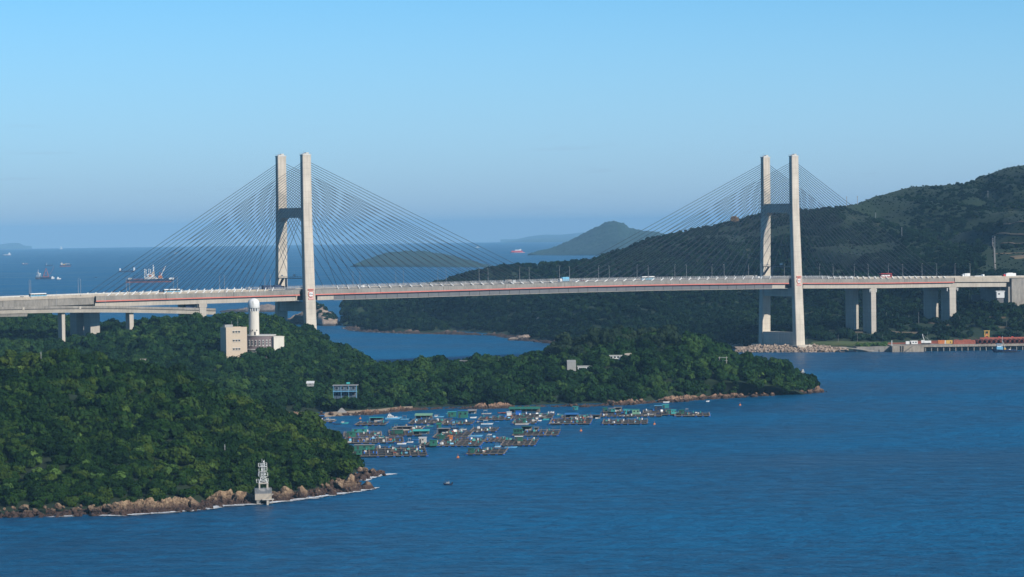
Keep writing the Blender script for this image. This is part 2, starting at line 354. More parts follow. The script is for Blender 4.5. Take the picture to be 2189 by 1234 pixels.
def grid_mesh(name, P, mats, smooth=True, faceted=False):
    """P[nv][nu][3]"""
    P = np.asarray(P, float); a, b = P.shape[:2]
    me = bpy.data.meshes.new(name); v = P.reshape(-1, 3)
    idx = np.arange(a*b).reshape(a, b)
    f = np.stack([idx[:-1, :-1], idx[:-1, 1:], idx[1:, 1:], idx[1:, :-1]], -1).reshape(-1, 4)
    me.from_pydata(v.tolist(), [], f.tolist())
    for q in (mats if isinstance(mats, (list, tuple)) else [mats]): me.materials.append(MT[q])
    if smooth: me.polygons.foreach_set('use_smooth', [True]*len(me.polygons))
    me.update(); return me

# ------------------------------------------------------------------ the sea (follows the curve of the earth)
rad = [0]+list(np.geomspace(150, 46000, 90)); P = []
for q in rad:
    P.append([(q*math.sin(t), q*math.cos(t), -q*q/2/RE) for t in np.linspace(-PI, PI, 97)])
o = link('sea', grid_mesh('sea', P, 'water')); prop(o, kind='structure')

# ------------------------------------------------------------------ land
def interp(tab, x, k): return float(np.interp(x, [t[0] for t in tab], [t[k] for t in tab]))
class Land:
    """rows of control lines (photo column -> depth and height), front shore first, ridge last"""
    def __init__(s, name, x0, x1, coast, rows, nu, nt, back=120, backz=-3, gpow=None, amp=3.0, nscale=60, mat_='soil', tree=6, fine=1.2, seed=0, kind='structure', gully=0, c0=-.3):
        xs = np.linspace(x0, x1, nu); n = len(rows); P = np.zeros((nt, nu, 3)); s.xs = xs
        nb = max(4, nt//6); nf = nt-nb
        for j, x in enumerate(xs):
            c = sea(x, interp(coast, x, 1)); pts = [c+Vector((0, 0, c0))]
            for r in rows:
                p = at(x, interp(r, x, 1), interp(r, x, 2)); p.z -= (interp(r, x, 3) if len(r[0]) > 3 else tree)
                pts.append(p)
            L = [0.0]
            for i in range(1, len(pts)): L.append(L[-1]+max((pts[i]-pts[i-1]).length, .5))
            for i in range(nf):
                t = i/(nf-1)*L[-1]; k = min(max(0, int(np.searchsorted(L, t, 'right'))-1), len(pts)-2)
                f = min(1, (t-L[k])/(L[k+1]-L[k])); a, b = pts[k], pts[k+1]
                q = a.lerp(b, f)
                if gpow and n == 1: q.z = a.z+(b.z-a.z)*f**gpow
                P[i, j] = q
            rg = pts[-1]; dirn = Vector((rg.x, rg.y, 0)).normalized()
            for i in range(nb):
                f = (i+1)/nb; q = rg+dirn*back*f; q.z = rg.z+(backz-rg.z)*(f*f*(3-2*f)); P[nf+i, j] = q
        for i in range(nt):
            e = min(1, i/(nf*.18)) * (1 if i < nf else 1-(i-nf)/nb*.7) * (1-.65*max(0, 1-abs(i/nf-1)*6) if gully else 1); tt = i/nf
            for j in range(nu):
                x, y = P[i, j, 0], P[i, j, 1]
                P[i, j, 2] += e*(amp*fbm(x/nscale+seed, y/nscale, seed)*.9+fine*fbm(x/9, y/9, seed+5, 3))
                if gully: P[i, j, 2] -= gully*max(0, math.sin(PI*min(1, tt)))**.7*max(0, .34-abs(mn.noise(Vector(((x+.35*y)/95, y/420, 3.3)))))*2.6*min(1, tt*2.2)
        s.P = P; s.nf = nf
        s.o = prop(link(name, grid_mesh(name, P, mat_)), kind=kind)
        a, b = P.shape[:2]; idx = np.arange(a*b).reshape(a, b)
        f = np.stack([idx[:-1, :-1], idx[:-1, 1:], idx[1:, 1:], idx[1:, :-1]], -1).reshape(-1, 4)
        s.bvh = BVHTree.FromPolygons([tuple(v) for v in P.reshape(-1, 3)], f.tolist())
    def z(s, x, y, d=0.0):
        h = s.bvh.ray_cast(Vector((x, y, 900)), Vector((0, 0, -1)))
        return h[0].z if h[0] else d
    def scatter(s, spacing, rng, zmin=2.0, i0=0, i1=None, keep=None):
        P = s.P; out = []
        A = P[:-1, :-1]; B = P[:-1, 1:]; C = P[1:, 1:]; D = P[1:, :-1]
        ar = (np.linalg.norm(np.cross(B-A, D-A), axis=2)+np.linalg.norm(np.cross(B-C, D-C), axis=2))/2
        n = rng.poisson(ar/(spacing**2))
        ii, jj = np.nonzero(n)
        for i, j in zip(ii, jj):
            if i < i0 or (i1 and i > i1): continue
            for _ in range(n[i, j]):
                u, v = rng.random(2)
                p = (A[i, j]*(1-u)+B[i, j]*u)*(1-v)+(D[i, j]*(1-u)+C[i, j]*u)*v
                if p[2] < zmin: continue
                if keep and not keep(p, i, j): continue
                out.append(p)
        return np.array(out)

near = Land('near_hill', -140, 778,
    [(-140, 1106), (0, 1104), (100, 1102), (230, 1098), (330, 1092), (400, 1086), (470, 1077), (560, 1070), (600, 1066), (650, 1060), (700, 1053), (740, 1046), (778, 1030)],
    [[(-140, 752, 1330), (0, 760, 1320), (100, 765, 1310), (230, 776, 1300), (330, 783, 1300), (400, 803, 1290), (470, 842, 1290), (540, 866, 1280), (600, 888, 1270),
      (650, 909, 1260), (700, 938, 1250), (740, 962, 1240), (762, 984, 1215), (778, 1008, 1185)]],
    170, 90, back=130, gpow=.82, amp=4.2, nscale=34, tree=3.8, fine=1.0, seed=3)
mid = Land('wooded_headland', -160, 1776,
    [(-160, 885), (0, 885), (300, 892), (500, 897), (600, 893), (640, 888), (700, 884), (760, 882), (860, 875), (950, 871), (1050, 870), (1100, 868), (1200, 865),
     (1300, 863), (1400, 857), (1500, 851), (1600, 845), (1700, 840), (1776, 836)],
    [[(-160, 742, 1880), (0, 738, 1880), (120, 735, 1890), (200, 716, 1920), (268, 708, 1920), (330, 706, 1880), (430, 722, 1800), (540, 738, 1765), (620, 748, 1770), (680, 772, 1740), (730, 790, 1700), (785, 795, 1665), (1140, 796, 1665), (1200, 790, 1672), (1300, 785, 1680), (1480, 785, 1680), (1560, 792, 1680), (1620, 799, 1685), (1700, 814, 1695), (1776, 836, 1722)],
     [(-160, 645, 2250), (0, 650, 2250), (60, 645, 2230), (100, 668, 2230), (150, 675, 2230), (215, 687, 2230), (260, 691, 2200), (310, 690, 2120), (350, 677, 2010), (430, 673, 1985),
      (540, 667, 1980), (580, 670, 1980), (620, 686, 1985), (650, 700, 1990), (680, 716, 1990), (720, 738, 1960), (760, 748, 1900), (785, 768, 1840), (800, 777, 1790), (830, 774, 1770), (930, 767, 1750),
      (1000, 769, 1750), (1060, 762, 1750), (1140, 758, 1750), (1180, 740, 1755), (1240, 734, 1760), (1300, 724, 1760), (1400, 720, 1760), (1500, 727, 1760), (1560, 754, 1760),
      (1620, 762, 1760), (1680, 772, 1755), (1720, 795, 1750), (1752, 815, 1740), (1776, 834, 1730)]],
    330, 80, back=75, c0=-1.6, amp=2.4, nscale=50, tree=6.2, fine=1.0, seed=11)
LX = [(735, 700), (760, 706), (800, 709), (850, 711), (900, 713), (1060, 717), (1100, 719), (1135, 727), (1180, 735), (1260, 740), (1550, 745), (1600, 749), (1700, 751), (1800, 752), (2000, 752), (2300, 752)]
far = Land('far_hillside', 733, 2320, LX,
    [[(733, 698, 2995), (760, 695, 2900), (800, 694, 2840), (900, 696, 2800), (1000, 695, 2790), (1100, 698, 2720), (1200, 705, 2560), (1400, 703, 2450), (1560, 735, 2360, ), (1640, 741, 2290),
      (1700, 741.5, 2285), (1800, 742, 2285), (2300, 741, 2290)],
     [(733, 696, 3000), (760, 675, 2960), (800, 668, 2900), (900, 660, 2880), (1000, 652, 2870), (1100, 650, 2820), (1200, 650, 2720), (1400, 640, 2650), (1560, 680, 2450), (1650, 712, 2350),
      (1700, 715, 2345), (1800, 703, 2345), (1900, 695, 2345), (2000, 683, 2360), (2100, 668, 2370), (2300, 640, 2380)],
     [(733, 694, 3005), (760, 660, 3020), (800, 645, 3010), (900, 622, 3020), (1000, 605, 3020), (1100, 600, 3010), (1200, 600, 2980), (1400, 572, 2950), (1560, 575, 2860), (1700, 590, 2760),
      (1900, 590, 2700), (2100, 560, 2700), (2300, 540, 2700)],
     [(733, 692, 3008), (765, 654, 3050), (810, 634, 3080), (870, 614, 3100), (930, 603, 3120), (965, 591, 3120), (1010, 577, 3120), (1060, 567, 3130), (1100, 565, 3150), (1150, 565, 3180),
      (1200, 562, 3200), (1260, 560, 3200), (1300, 547, 3250), (1340, 532, 3300), (1380, 512, 3300), (1430, 498, 3350), (1480, 488, 3350), (1540, 474, 3350), (1600, 457, 3350),
      (1660, 449, 3300), (1720, 444, 3300), (1800, 433, 3250), (1830, 428, 3300), (1880, 411, 3400), (1950, 394, 3450), (2020, 390, 3450), (2060, 388, 3450), (2100, 372, 3500),
      (2150, 356, 3500), (2189, 349, 3500), (2320, 330, 3550)]],
    360, 150, back=260, backz=20, amp=11.0, nscale=150, tree=2.6, fine=.8, seed=21, mat_='hillgrass', gully=32)
islet = Land('rocky_islet', 585, 730, [(585, 688), (640, 693), (690, 697), (715, 697), (730, 694)],
    [[(585, 684, 3060, 0), (620, 678, 3070, 1), (645, 662, 3080, 2), (665, 646, 3085, 1), (680, 645, 3085, 1), (697, 656, 3080, 2), (712, 667, 3075, 3), (722, 680, 3065, 2), (730, 693, 3050, 0)]],
    60, 34, back=50, gpow=.6, amp=1.5, nscale=20, fine=1.8, seed=31, mat_='rock_c')
islet2 = Land('rocky_point', 470, 600, [(470, 668), (530, 668), (600, 667)],
    [[(470, 666, 3640, 0), (500, 662, 3650, 0), (545, 656, 3650, 0), (570, 650, 3650, 0), (600, 655, 3650, 0)]], 40, 20, back=70, gpow=.6, amp=1, nscale=20, fine=1.8, seed=33, mat_='rock_c')
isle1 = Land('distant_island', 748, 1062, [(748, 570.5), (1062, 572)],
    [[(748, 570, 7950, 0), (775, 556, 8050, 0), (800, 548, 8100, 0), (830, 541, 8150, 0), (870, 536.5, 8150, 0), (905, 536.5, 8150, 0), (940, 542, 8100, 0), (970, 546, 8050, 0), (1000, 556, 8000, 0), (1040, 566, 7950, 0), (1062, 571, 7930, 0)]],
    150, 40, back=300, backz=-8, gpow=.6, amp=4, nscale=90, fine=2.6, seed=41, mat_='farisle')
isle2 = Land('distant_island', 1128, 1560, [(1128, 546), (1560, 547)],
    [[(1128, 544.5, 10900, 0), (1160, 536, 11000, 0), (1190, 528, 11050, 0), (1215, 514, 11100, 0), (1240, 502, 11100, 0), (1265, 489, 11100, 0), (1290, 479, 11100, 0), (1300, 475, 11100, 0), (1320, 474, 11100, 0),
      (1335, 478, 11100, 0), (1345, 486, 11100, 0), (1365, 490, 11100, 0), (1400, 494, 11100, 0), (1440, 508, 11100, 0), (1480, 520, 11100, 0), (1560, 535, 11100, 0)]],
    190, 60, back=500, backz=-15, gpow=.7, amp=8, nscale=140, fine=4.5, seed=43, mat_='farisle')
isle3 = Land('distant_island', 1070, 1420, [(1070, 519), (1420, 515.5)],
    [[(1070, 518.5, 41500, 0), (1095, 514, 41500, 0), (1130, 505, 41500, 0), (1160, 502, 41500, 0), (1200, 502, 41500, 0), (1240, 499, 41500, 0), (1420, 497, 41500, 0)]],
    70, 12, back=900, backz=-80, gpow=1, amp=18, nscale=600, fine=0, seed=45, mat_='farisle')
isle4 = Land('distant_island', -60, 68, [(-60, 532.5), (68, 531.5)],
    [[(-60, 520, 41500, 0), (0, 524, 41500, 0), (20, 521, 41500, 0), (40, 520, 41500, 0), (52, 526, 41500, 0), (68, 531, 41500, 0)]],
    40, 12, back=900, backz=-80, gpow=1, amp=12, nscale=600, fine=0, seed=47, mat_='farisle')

# ------------------------------------------------------------------ rocky shores
def rock_band(name, line, width, hmax, cell, step, matn, seed, wy=None, zb=-.8):
    """facetted rock shelf following a shore line (list of world points, sea side first)"""
    pts = [Vector(p) for p in line]; L = [0]
    for i in range(1, len(pts)): L.append(L[-1]+(pts[i]-pts[i-1]).length)
    n = int(L[-1]/step); P = []; m = int(width/step)+1
    for j in range(m):
        row = []
        for i in range(n+1):
            t = L[-1]*i/n; k = min(int(np.searchsorted(L, t, 'right'))-1, len(pts)-2); f = (t-L[k])/(L[k+1]-L[k])
            p = pts[k].lerp(pts[k+1], f)
            tan = (pts[min(k+2, len(pts)-1)]-pts[max(0, k-1)]); tan.z = 0; tan.normalize(); nn = Vector((-tan.y, tan.x, 0))
            w_ = (j/(m-1)); ed = min(1, (min(i, n-i)+1)/5)
            q = p+nn*(w_*width-2.5+2.0*fbm(p.x/11, p.y/11, seed)) 
            ca, sa = math.cos(.6), math.sin(.6); qx_, qy_ = q.x*ca+q.y*sa, -q.x*sa+q.y*ca
            v = Vector((qx_/cell/1.5, qy_/cell*1.1, seed)); d, c = mn.voronoi(v); c0 = c[0]
            hh = lambda k: (mn.cell(Vector((c0.x*7.7+k*3.1, c0.y*7.7, seed+k)))+1)%1.0
            v2 = Vector((qx_/cell*2.2, qy_/cell*3.1, seed+9)); d2, c2 = mn.voronoi(v2); c1 = c2[0]
            h2 = lambda k: (mn.cell(Vector((c1.x*5.3+k*1.7, c1.y*5.3, seed+k)))+1)%1.0
            rise = min(1, w_*1.9)*hmax*max(.40, min(1.15, .62+1.5*mn.noise(Vector((p.x/23, p.y/23, seed+2)))))*ed
            z = zb+rise*(.30+.75*hh(1)) + ((v-c0).x*(hh(2)*2.2-.5)+(v-c0).y*(hh(3)-.5)*1.6)*cell*.42*ed
            z += (h2(1)-.5)*cell*.30*ed + ((v2-c1).x*(h2(2)-.4)*1.2)*cell*.22*ed
            if d[1]-d[0] < .10: z -= cell*.30*ed
            elif d2[1]-d2[0] < .08: z -= cell*.10*ed
            if w_ > .86: z = min(z, zb+rise*.9)
            row.append((q.x, q.y, max(z, -2.0)+.18*fbm(q.x, q.y, 3, 3)))
        P.append(row)
    o = link(name, grid_mesh(name, P, matn, smooth=False)); prop(o, kind='structure'); return o
def coast_line(land, off=0): return [Vector(land.P[0, j]) for j in range(land.P.shape[1])]
cn = [sea(x, y) for x, y in ((-150, 1111), (0, 1107), (60, 1106), (120, 1105), (180, 1103), (250, 1103), (300, 1100), (350, 1097), (400, 1093), (440, 1090), (470, 1083), (520, 1080), (560, 1078),
      (600, 1073), (640, 1068), (680, 1063), (720, 1057), (750, 1052), (775, 1048), (792, 1045))]
rock_band('rocky_shore', cn, 17, 4.9, 3.3, .42, 'rock', 1.3)
cn2 = [sea(x, y) for x, y in ((738, 1040), (760, 1036), (775, 1028), (790, 1022), (805, 1018), (822, 1015))]
rock_band('rocky_shore', cn2, 15, 4.2, 3.2, .45, 'rock', 4.1)
cm = [sea(x, y) for x, y in ((600, 896), (640, 893), (680, 891), (712, 890), (740, 889), (790, 888), (850, 881), (900, 877), (950, 875), (1050, 874), (1100, 872), (1200, 870), (1250, 871), (1300, 868), (1350, 866), (1400, 862), (1450, 860),
      (1500, 855), (1550, 852), (1600, 849), (1650, 846), (1700, 843), (1740, 840), (1772, 838))]
rock_band('rocky_shore', cm, 13, 3.2, 2.8, .62, 'rock_b', 7.7)
cf = [sea(x, y) for x, y in ((733, 700.5), (745, 706), (780, 710), (830, 712), (880, 714), (950, 715), (1050, 717.5), (1092, 724), (1110, 728.5), (1135, 730), (1160, 733), (1200, 737), (1260, 741))]
rock_band('rocky_shore', cf, 12, 3.6, 4, 1.6, 'rock_d', 9.9)

# beach under the headland
P = []
bl = [sea(x, y) for x, y in ((690, 893), (720, 890.5), (760, 888.5), (800, 886), (850, 880.5), (880, 879))]
for k, dz in ((0, -.4), (4, .4), (8, 1.0), (13, 1.4)):
    P.append([(p.x, p.y+k*1.6, p.z+dz) for p in bl])
prop(link('beach', grid_mesh('beach', P, 'sand')), kind='structure')

# boulders one by one
def boulder_mesh(seed, matn):
    r = random.Random(seed); b = MB(); import bmesh
    bm = bmesh.new(); bmesh.ops.create_icosphere(bm, subdivisions=2, radius=1)
    cuts = [(Vector((r.uniform(-1, 1), r.uniform(-1, 1), r.uniform(-.6, 1))).normalized(), r.uniform(.38, .75)) for _ in range(12)]
    for v in bm.verts:
        for nrm, dd in cuts:
            k = v.co.dot(nrm)
            if k > dd: v.co -= nrm*(k-dd)
        v.co *= 1+.05*mn.noise(v.co*2.3+Vector((seed, 0, 0)))
    me = bpy.data.meshes.new('boulder'); bm.to_mesh(me); bm.free(); me.materials.append(MT[matn]); return me
BM = {k: [boulder_mesh(i+50*n, k) for i in range(6)] for n, k in enumerate(('rock', 'rock_b', 'rock_c'))}
def nth(k):
    return f"{k}{'th' if 10 <= k % 100 <= 20 else {1: 'st', 2: 'nd', 3: 'rd'}.get(k % 10, 'th')}"
def boulders(line, n, matn, smin, smax, label, group, depth=9, z0=.2, rise=.28, rev=False):
    L = len(line)-1; made = []
    for i in range(n):
        t = U_(0, L-.001); k = int(t); p = line[k].lerp(line[k+1], t-k); tan = (line[k+1]-line[k]).normalized(); nn = Vector((-tan.y, tan.x, 0))
        s = smin*(smax/smin)**(R_.random()**1.5); dd = U_(-2.2, depth)
        q = p+nn*dd
        o = link('boulder', R_.choice(BM[matn]), None, (q.x, q.y, z0+max(0, dd)*rise+U_(0, s*.3)), 0, (s*U_(.8, 1.5), s*U_(.8, 1.3), s*U_(.6, 1.1)), (U_(-.5, .5), U_(-.5, .5), U_(0, 6.3)))
        made.append((t, s, o))
    made.sort(key=lambda q: q[0] if not rev else -q[0])
    for k, (_, s, o) in enumerate(made):
        prop(o, f"{'large' if s > smax*.62 else ('medium' if s > smax*.42 else 'small')} {label[0]}, {nth(k+1)} {label[1]}", 'boulder', group)
boulders(cn[1:11], 95, 'rock', .7, 2.3, ('brown boulder on the surf shore', 'leftwards from the white beacon'), 'boulders left of the beacon', rev=True)
boulders(cn[13:], 60, 'rock', .9, 3.3, ('tan boulder on the surf shore', 'rightwards from the white beacon'), 'boulders right of the beacon')
boulders(cn2, 34, 'rock', .8, 2.6, ('tan boulder on the outer reef of the near point', 'from its left end'), 'boulders on the outer reef', depth=7)
boulders(cm[13:], 70, 'rock_b', .8, 2.4, ('reddish boulder on the headland shore', 'leftwards from the headland tip'), 'boulders along the headland shore', depth=6, rev=True)
boulders(cm[:4], 14, 'rock', .8, 2.0, ('tan boulder beside the sandy bay', 'from its left end'), 'boulders at the sandy bay', depth=5)
for x, y, s in ((832, 1091-73, 0),):
    pass
for x, y, D_, s, lb in ((1122, 726, 0, 7.0, 'big pale rock outcrop on the low point across the strait'), (1118, 709, 2690, 4.5, 'pale rock slab on the far shore above the low point'), (805, 709, 0, 4.0, 'pale tan outcrop at the waterline of the far wooded shore'),
                     (815, 707, 0, 3.2, 'small tan outcrop beside the pale one on the far shore'), (1100, 728, 0, 5.0, 'flat dark rock at the seaward end of the low point')):
    p = sea(x, y) if not D_ else at(x, y, D_)
    o = link('boulder', BM['rock_c'][int(s) % 6], None, p+Vector((0, 4, .6)), 0, (s*1.6, s, s*.55), (0.1, .1, x)); prop(o, lb, 'boulder')

# foam where the swell breaks on the near rocks
b = MB()
def foam_run(line, n, wmin, wmax, seed):
    r = random.Random(seed); L = len(line)-1
    for i in range(n):
        t = r.uniform(0, L-.01); k = int(t); p = line[k].lerp(line[k+1], t-k); tan = (line[k+1]-line[k]).normalized(); nn = Vector((tan.y, -tan.x, 0))
        if mn.noise(Vector((p.x/14, p.y/14, seed))) < -.12: continue
        a = r.uniform(wmin, wmax)*2.2; c = r.uniform(wmin, wmax)*.8; off = r.uniform(-.6, 2.0); m = 11
        q = p+nn*off; 
        b.poly([q+tan*math.cos(2*PI*j/m)*a*r.uniform(.6, 1.2)+nn*math.sin(2*PI*j/m)*c*r.uniform(.4, 1.3)+Vector((0, 0, .10+.0031*(i % 97))) for j in range(m)])
foam_run(cn[3:], 430, .5, 1.9, 2)
foam_run(cn[14:], 90, .8, 2.4, 5); foam_run(cn[-3:], 40, .8, 3.0, 9)
foam_run(cn2[2:], 50, .5, 1.8, 7); foam_run([cn2[-1], sea(834, 1014)], 16, .6, 2.0, 12)
foam_run(cf[:5], 50, .6, 1.8, 14)
o = b.obj('surf', 'foam'); prop(o, 'broken white surf line along the rocky shore', 'surf', kind='stuff')

# ------------------------------------------------------------------ the cable-stayed bridge (local x along the deck, local -y towards the camera)
root = empty('cable_stayed_bridge', TB, TH, 'long cable-stayed bridge with two pale H-shaped towers and a red deck stripe', 'bridge')
PROF = [(-420, 54.2), (-228, 55.5), (-160, 56.1), (0, 56.5), (100, 56.7), (230, 57.0), (300, 56.7), (400, 55.6), (450, 54.6), (524, 53.2), (593, 52.5), (653, 51.4), (760, 50)]
def zt(s): return float(np.interp(s, [p[0] for p in PROF], [p[1] for p in PROF]))
def loft(name, s0, s1, sec, m, parent=root, step=9.0, base=zt, mirror=False):
    """sec: closed section [(offset towards camera, height above the fascia top)]"""
    n = max(1, int(abs(s1-s0)/step)); b = MB()
    for sg in ((1, -1) if mirror else (1,)):
        b.ring([[(s, -o*sg, base(s)+dz) for o, dz in sec] for s in np.linspace(s0, s1, n+1)])
    return b.obj(name, m, parent)
def box_sec(o0, o1, z0, z1): return [(o0, z0), (o1, z0), (o1, z1), (o0, z1)]
T2 = 430.0
# carriageway and structure
loft('carriageway', -420, 740, box_sec(-16.6, 16.6, -.9, -.1), 'asphalt')
loft('deck_core', -160, -5.5, [(-12.6, -7.0), (12.6, -7.0), (13.4, -.95), (-13.4, -.95)], 'conc')
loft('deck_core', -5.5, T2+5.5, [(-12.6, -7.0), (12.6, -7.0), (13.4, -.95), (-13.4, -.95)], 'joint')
loft('deck_core', T2+5.5, 650, [(-12.6, -6.9), (12.6, -6.9), (13.4, -.95), (-13.4, -.95)], 'conc')
SEG = ((-160, -6.2), (6.2, T2-6.2), (T2+6.2, 592.7))
for a, c in SEG:
    for sg in (1, -1):
        n = int(round((c-a)/52)); e = np.linspace(a, c, n+1)
        for i in range(n):
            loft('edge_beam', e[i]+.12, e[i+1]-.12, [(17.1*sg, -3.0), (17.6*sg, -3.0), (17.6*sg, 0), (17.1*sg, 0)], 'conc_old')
        loft('red_stripe', a, c, [(16.9*sg, -3.75), (17.78*sg, -3.75), (17.78*sg, -3.02), (16.9*sg, -3.02)], 'red')
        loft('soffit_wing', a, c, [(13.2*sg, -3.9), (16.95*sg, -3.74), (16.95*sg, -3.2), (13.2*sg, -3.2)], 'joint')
def web(s0, s1, sg, m, name='web_panel'):
    loft(name, s0, s1, [(15.2*sg, -7.35), (15.95*sg, -7.35), (16.3*sg, -3.92), (15.6*sg, -3.92)], m, step=6)
    return
for sg in (1, -1):
    for a, c in ((-160, -9), (T2+9, 650)):
        n = int(round((c-a)/20)); e = np.linspace(a, c, n+1)
        for i in range(n): web(e[i]+.03, e[i+1]-.03, sg, 'conc', 'concrete_web')
    web(8.5, 21.5, sg, 'conc', 'concrete_web'); web(T2-21.5, T2-9.0, sg, 'conc', 'concrete_web')
    e = np.linspace(21.5, T2-21.5, 46)
    for i in range(45): web(e[i]+.14, e[i+1]-.14, sg, 'steel')
    loft('bottom_flange', 21.5, T2-21.5, [(12.6*sg, -7.62), (16.2*sg, -7.62), (16.2*sg, -7.42), (12.6*sg, -7.42)], 'conc')
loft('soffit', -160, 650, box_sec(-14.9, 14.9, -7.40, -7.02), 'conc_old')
# parapets: solid walls on the side spans, tan near and sunlit white far, steel fence on the main span
for sg in (1, -1):
    for a, c in ((-420, -30), (T2+60, 740)):
        n = int(round((c-a)/26)); e = np.linspace(a, c, n+1)
        for i in range(n):
            loft('parapet', e[i]+.06, e[i+1]-.06, [(15.9*sg, -.1), (16.4*sg, -.1), (16.4*sg, 1.2), (16.0*sg, 1.2)], 'conc_tan' if sg > 0 else 'white_dirty')  # far wall whitened: sunlight on its inner face put into the colour
    for a, c in ((-30, T2+60),):
        loft('parapet', a, c, [(15.9*sg, -.1), (16.4*sg, -.1), (16.4*sg, .75), (16.0*sg, .75)], 'steel')
        for k, dz in enumerate((1.15, 1.6, 2.05)):
            loft('fence_rail', a, c, [(16.05*sg, dz), (16.25*sg, dz), (16.25*sg, dz+.16), (16.05*sg, dz+.16)], 'rail', step=18)
        pm = MB(); s = a
        while s < c:
            pm.box((s, -16.15*sg, zt(s)+.7), (.22, .22, 1.6)); s += 2.2
        o = pm.obj('fence_post', 'rail', root); o['kind'] = 'stuff'
loft('median_barrier', -420, 740, box_sec(-.35, .35, -.1, .75), 'conc')
# towers
LEV = [(149.1, 17.47, 6.6, 3.9), (113, 17.55, 6.85, 4.05), (104, 17.75, 6.95, 4.1), (60, 19.3, 7.7, 4.4), (4, 21.3, 8.5, 4.85), (-3, 21.5, 8.6, 4.9)]
def tower(s, zb):
    t = empty('tower', (s, 0, 0)); t.parent = root; t['label'] = 'pale concrete H-shaped tower'
    for sg in (1, -1):
        lv = [q for q in LEV if q[0] > zb]+[(zb,)+tuple(np.interp(zb, [q[0] for q in LEV][::-1], [q[k] for q in LEV][::-1]) for k in (1, 2, 3))]
        b = MB(); R = []
        for z, hs, wd, th in lv[::-1]:
            ch = .35; x, y = wd/2, th/2
            R.append([(px, -hs*sg+py, z) for px, py in ((-x+ch, -y), (x-ch, -y), (x, -y+ch), (x, y-ch), (x-ch, y), (-x+ch, y), (-x, y-ch), (-x, -y+ch))])
        b.ring(R); b.obj('leg', 'tower', t)
        b = MB(); b.box((0, -17.47*sg, 149.1), (6.9, 4.2, .5)); b.box((0, -17.47*sg, 149.6), (6.2, 3.6, .9), top=(.35, .35)); b.box((.9, -17.47*sg, 149.6), (2.2, 2.2, 1.5))
        b.obj('tower_cap', 'white_dirty', t)
        b = MB()
        for x0, y0, x1, y1 in ((-3.3, -2, 3.3, -2), (3.3, -2, 3.3, 2), (3.3, 2, -3.3, 2), (-3.3, 2, -3.3, -2)):
            b.tube((x0, -17.47*sg+y0, 150.6), (x1, -17.47*sg+y1, 150.6), .05, 4); b.tube((x0, -17.47*sg+y0, 149.6), (x0, -17.47*sg+y0, 150.6), .05, 4)
        b.tube((-1.5, -17.47*sg, 150), (-1.5, -17.47*sg, 152.2), .06, 4)
        b.obj('cap_railing', 'rail', t)
    b = MB(); b.box((0, 0, 106.2), (5.6, 31.6, 6.9)); b.obj('crossbeam', 'tower', t)
    for sg in (1, -1):   # haunches under the beam
        b = MB(); b.ring([[(x, sg*15.9, 106.25), (x, sg*15.9, 103.4), (x, sg*14.2, 104.7), (x, sg*11.5, 106.25)] for x in (-2.8, 2.8)]); b.obj('haunch', 'tower', t)
    b = MB(); b.box((0, 0, 41.6), (5.8, 35.6, 6.8)); b.obj('deck_beam', 'tower', t)
    if s > 1:
        b = MB(); b.box((0, 0, 2), (6.4, 38.5, 11.6)); b.box((0, 0, 13.6), (6.9, 38.0, .35)); b.obj('base_wall', 'tower', t)
        b = MB(); b.box((0, 0, 2.5), (15, 56, 1.9)); b.obj('footing', 'conc', t)
    # inspection walkway between the legs above the traffic
    b = MB(); zg = 64.2
    b.box((-3.4, 1, zg), (1.2, 33, .5))
    for y in np.arange(-15, 17.5, 2.0):
        b.tube((-4.0, y, zg+.5), (-4.0, y, zg+1.6), .06, 4); b.tube((-2.8, y, zg+.5), (-2.8, y, zg+1.6), .06, 4)
    for x in (-4.0, -2.8): b.tube((x, -15.5, zg+1.6), (x, 17.5, zg+1.6), .07, 4)
    b.obj('gantry_walkway', 'steel', t)
    b = MB()
    for x in (-3.9, -2.9): b.tube((x, 18, zg-7), (x, 10.5, zg), .45, 4)
    b.box((-3.4, 6.5, zg-7.6), (1.0, 1.0, 7.6)); b.obj('gantry_brace', 'steel', t)
    b = MB(); b.box((-3.4, -5, zg+1.6), (1.0, 2.6, .5)); b.box((-3.4, -6, zg+2.1), (.8, .8, 1.1)); b.box((-3.4, -4, zg+2.1), (.7, .7, .8)); b.box((-3.4, 12, zg+1.6), (.7, .9, .9)); b.obj('gantry_equipment', 'white', t)
    # clearance sign on the face towards the water
    hs, th = np.interp(53.5, [4, 60], [21.3, 19.3]), np.interp(53.5, [4, 60], [4.85, 4.4]); y0 = -(hs+th/2); tilt = math.atan(2.0/56+.22/56)
    sg_ = empty('clearance_sign', (0.1, y0-.12, 53.6)); sg_.parent = t; sg_.rotation_euler = (0, 0, 0)
    bb = MB()
    def disc(r0, r1, y, m, n=40):
        for k in range(n):
            a0, a1 = 2*PI*k/n, 2*PI*(k+1)/n
            P4 = [(r1*math.cos(a0), y, r1*math.sin(a0)), (r1*math.cos(a1), y, r1*math.sin(a1)), (r0*math.cos(a1), y, r0*math.sin(a1)), (r0*math.cos(a0), y, r0*math.sin(a0))]
            bb.poly([Vector(p) for p in (P4 if r0 > 0 else P4[:3])], m)
    sh = Matrix.Rotation(0, 4, 'X')
    disc(0, 1.75, -.34, 0); disc(1.75, 2.2, -.36, 1)
    for k in range(40):   # rim thickness
        a0, a1 = 2*PI*k/40, 2*PI*(k+1)/40
        bb.poly([(2.2*math.cos(a0), -.36, 2.2*math.sin(a0)), (2.2*math.cos(a1), -.36, 2.2*math.sin(a1)), (2.2*math.cos(a1), .4, 2.2*math.sin(a1)), (2.2*math.cos(a0), .4, 2.2*math.sin(a0))], 1)
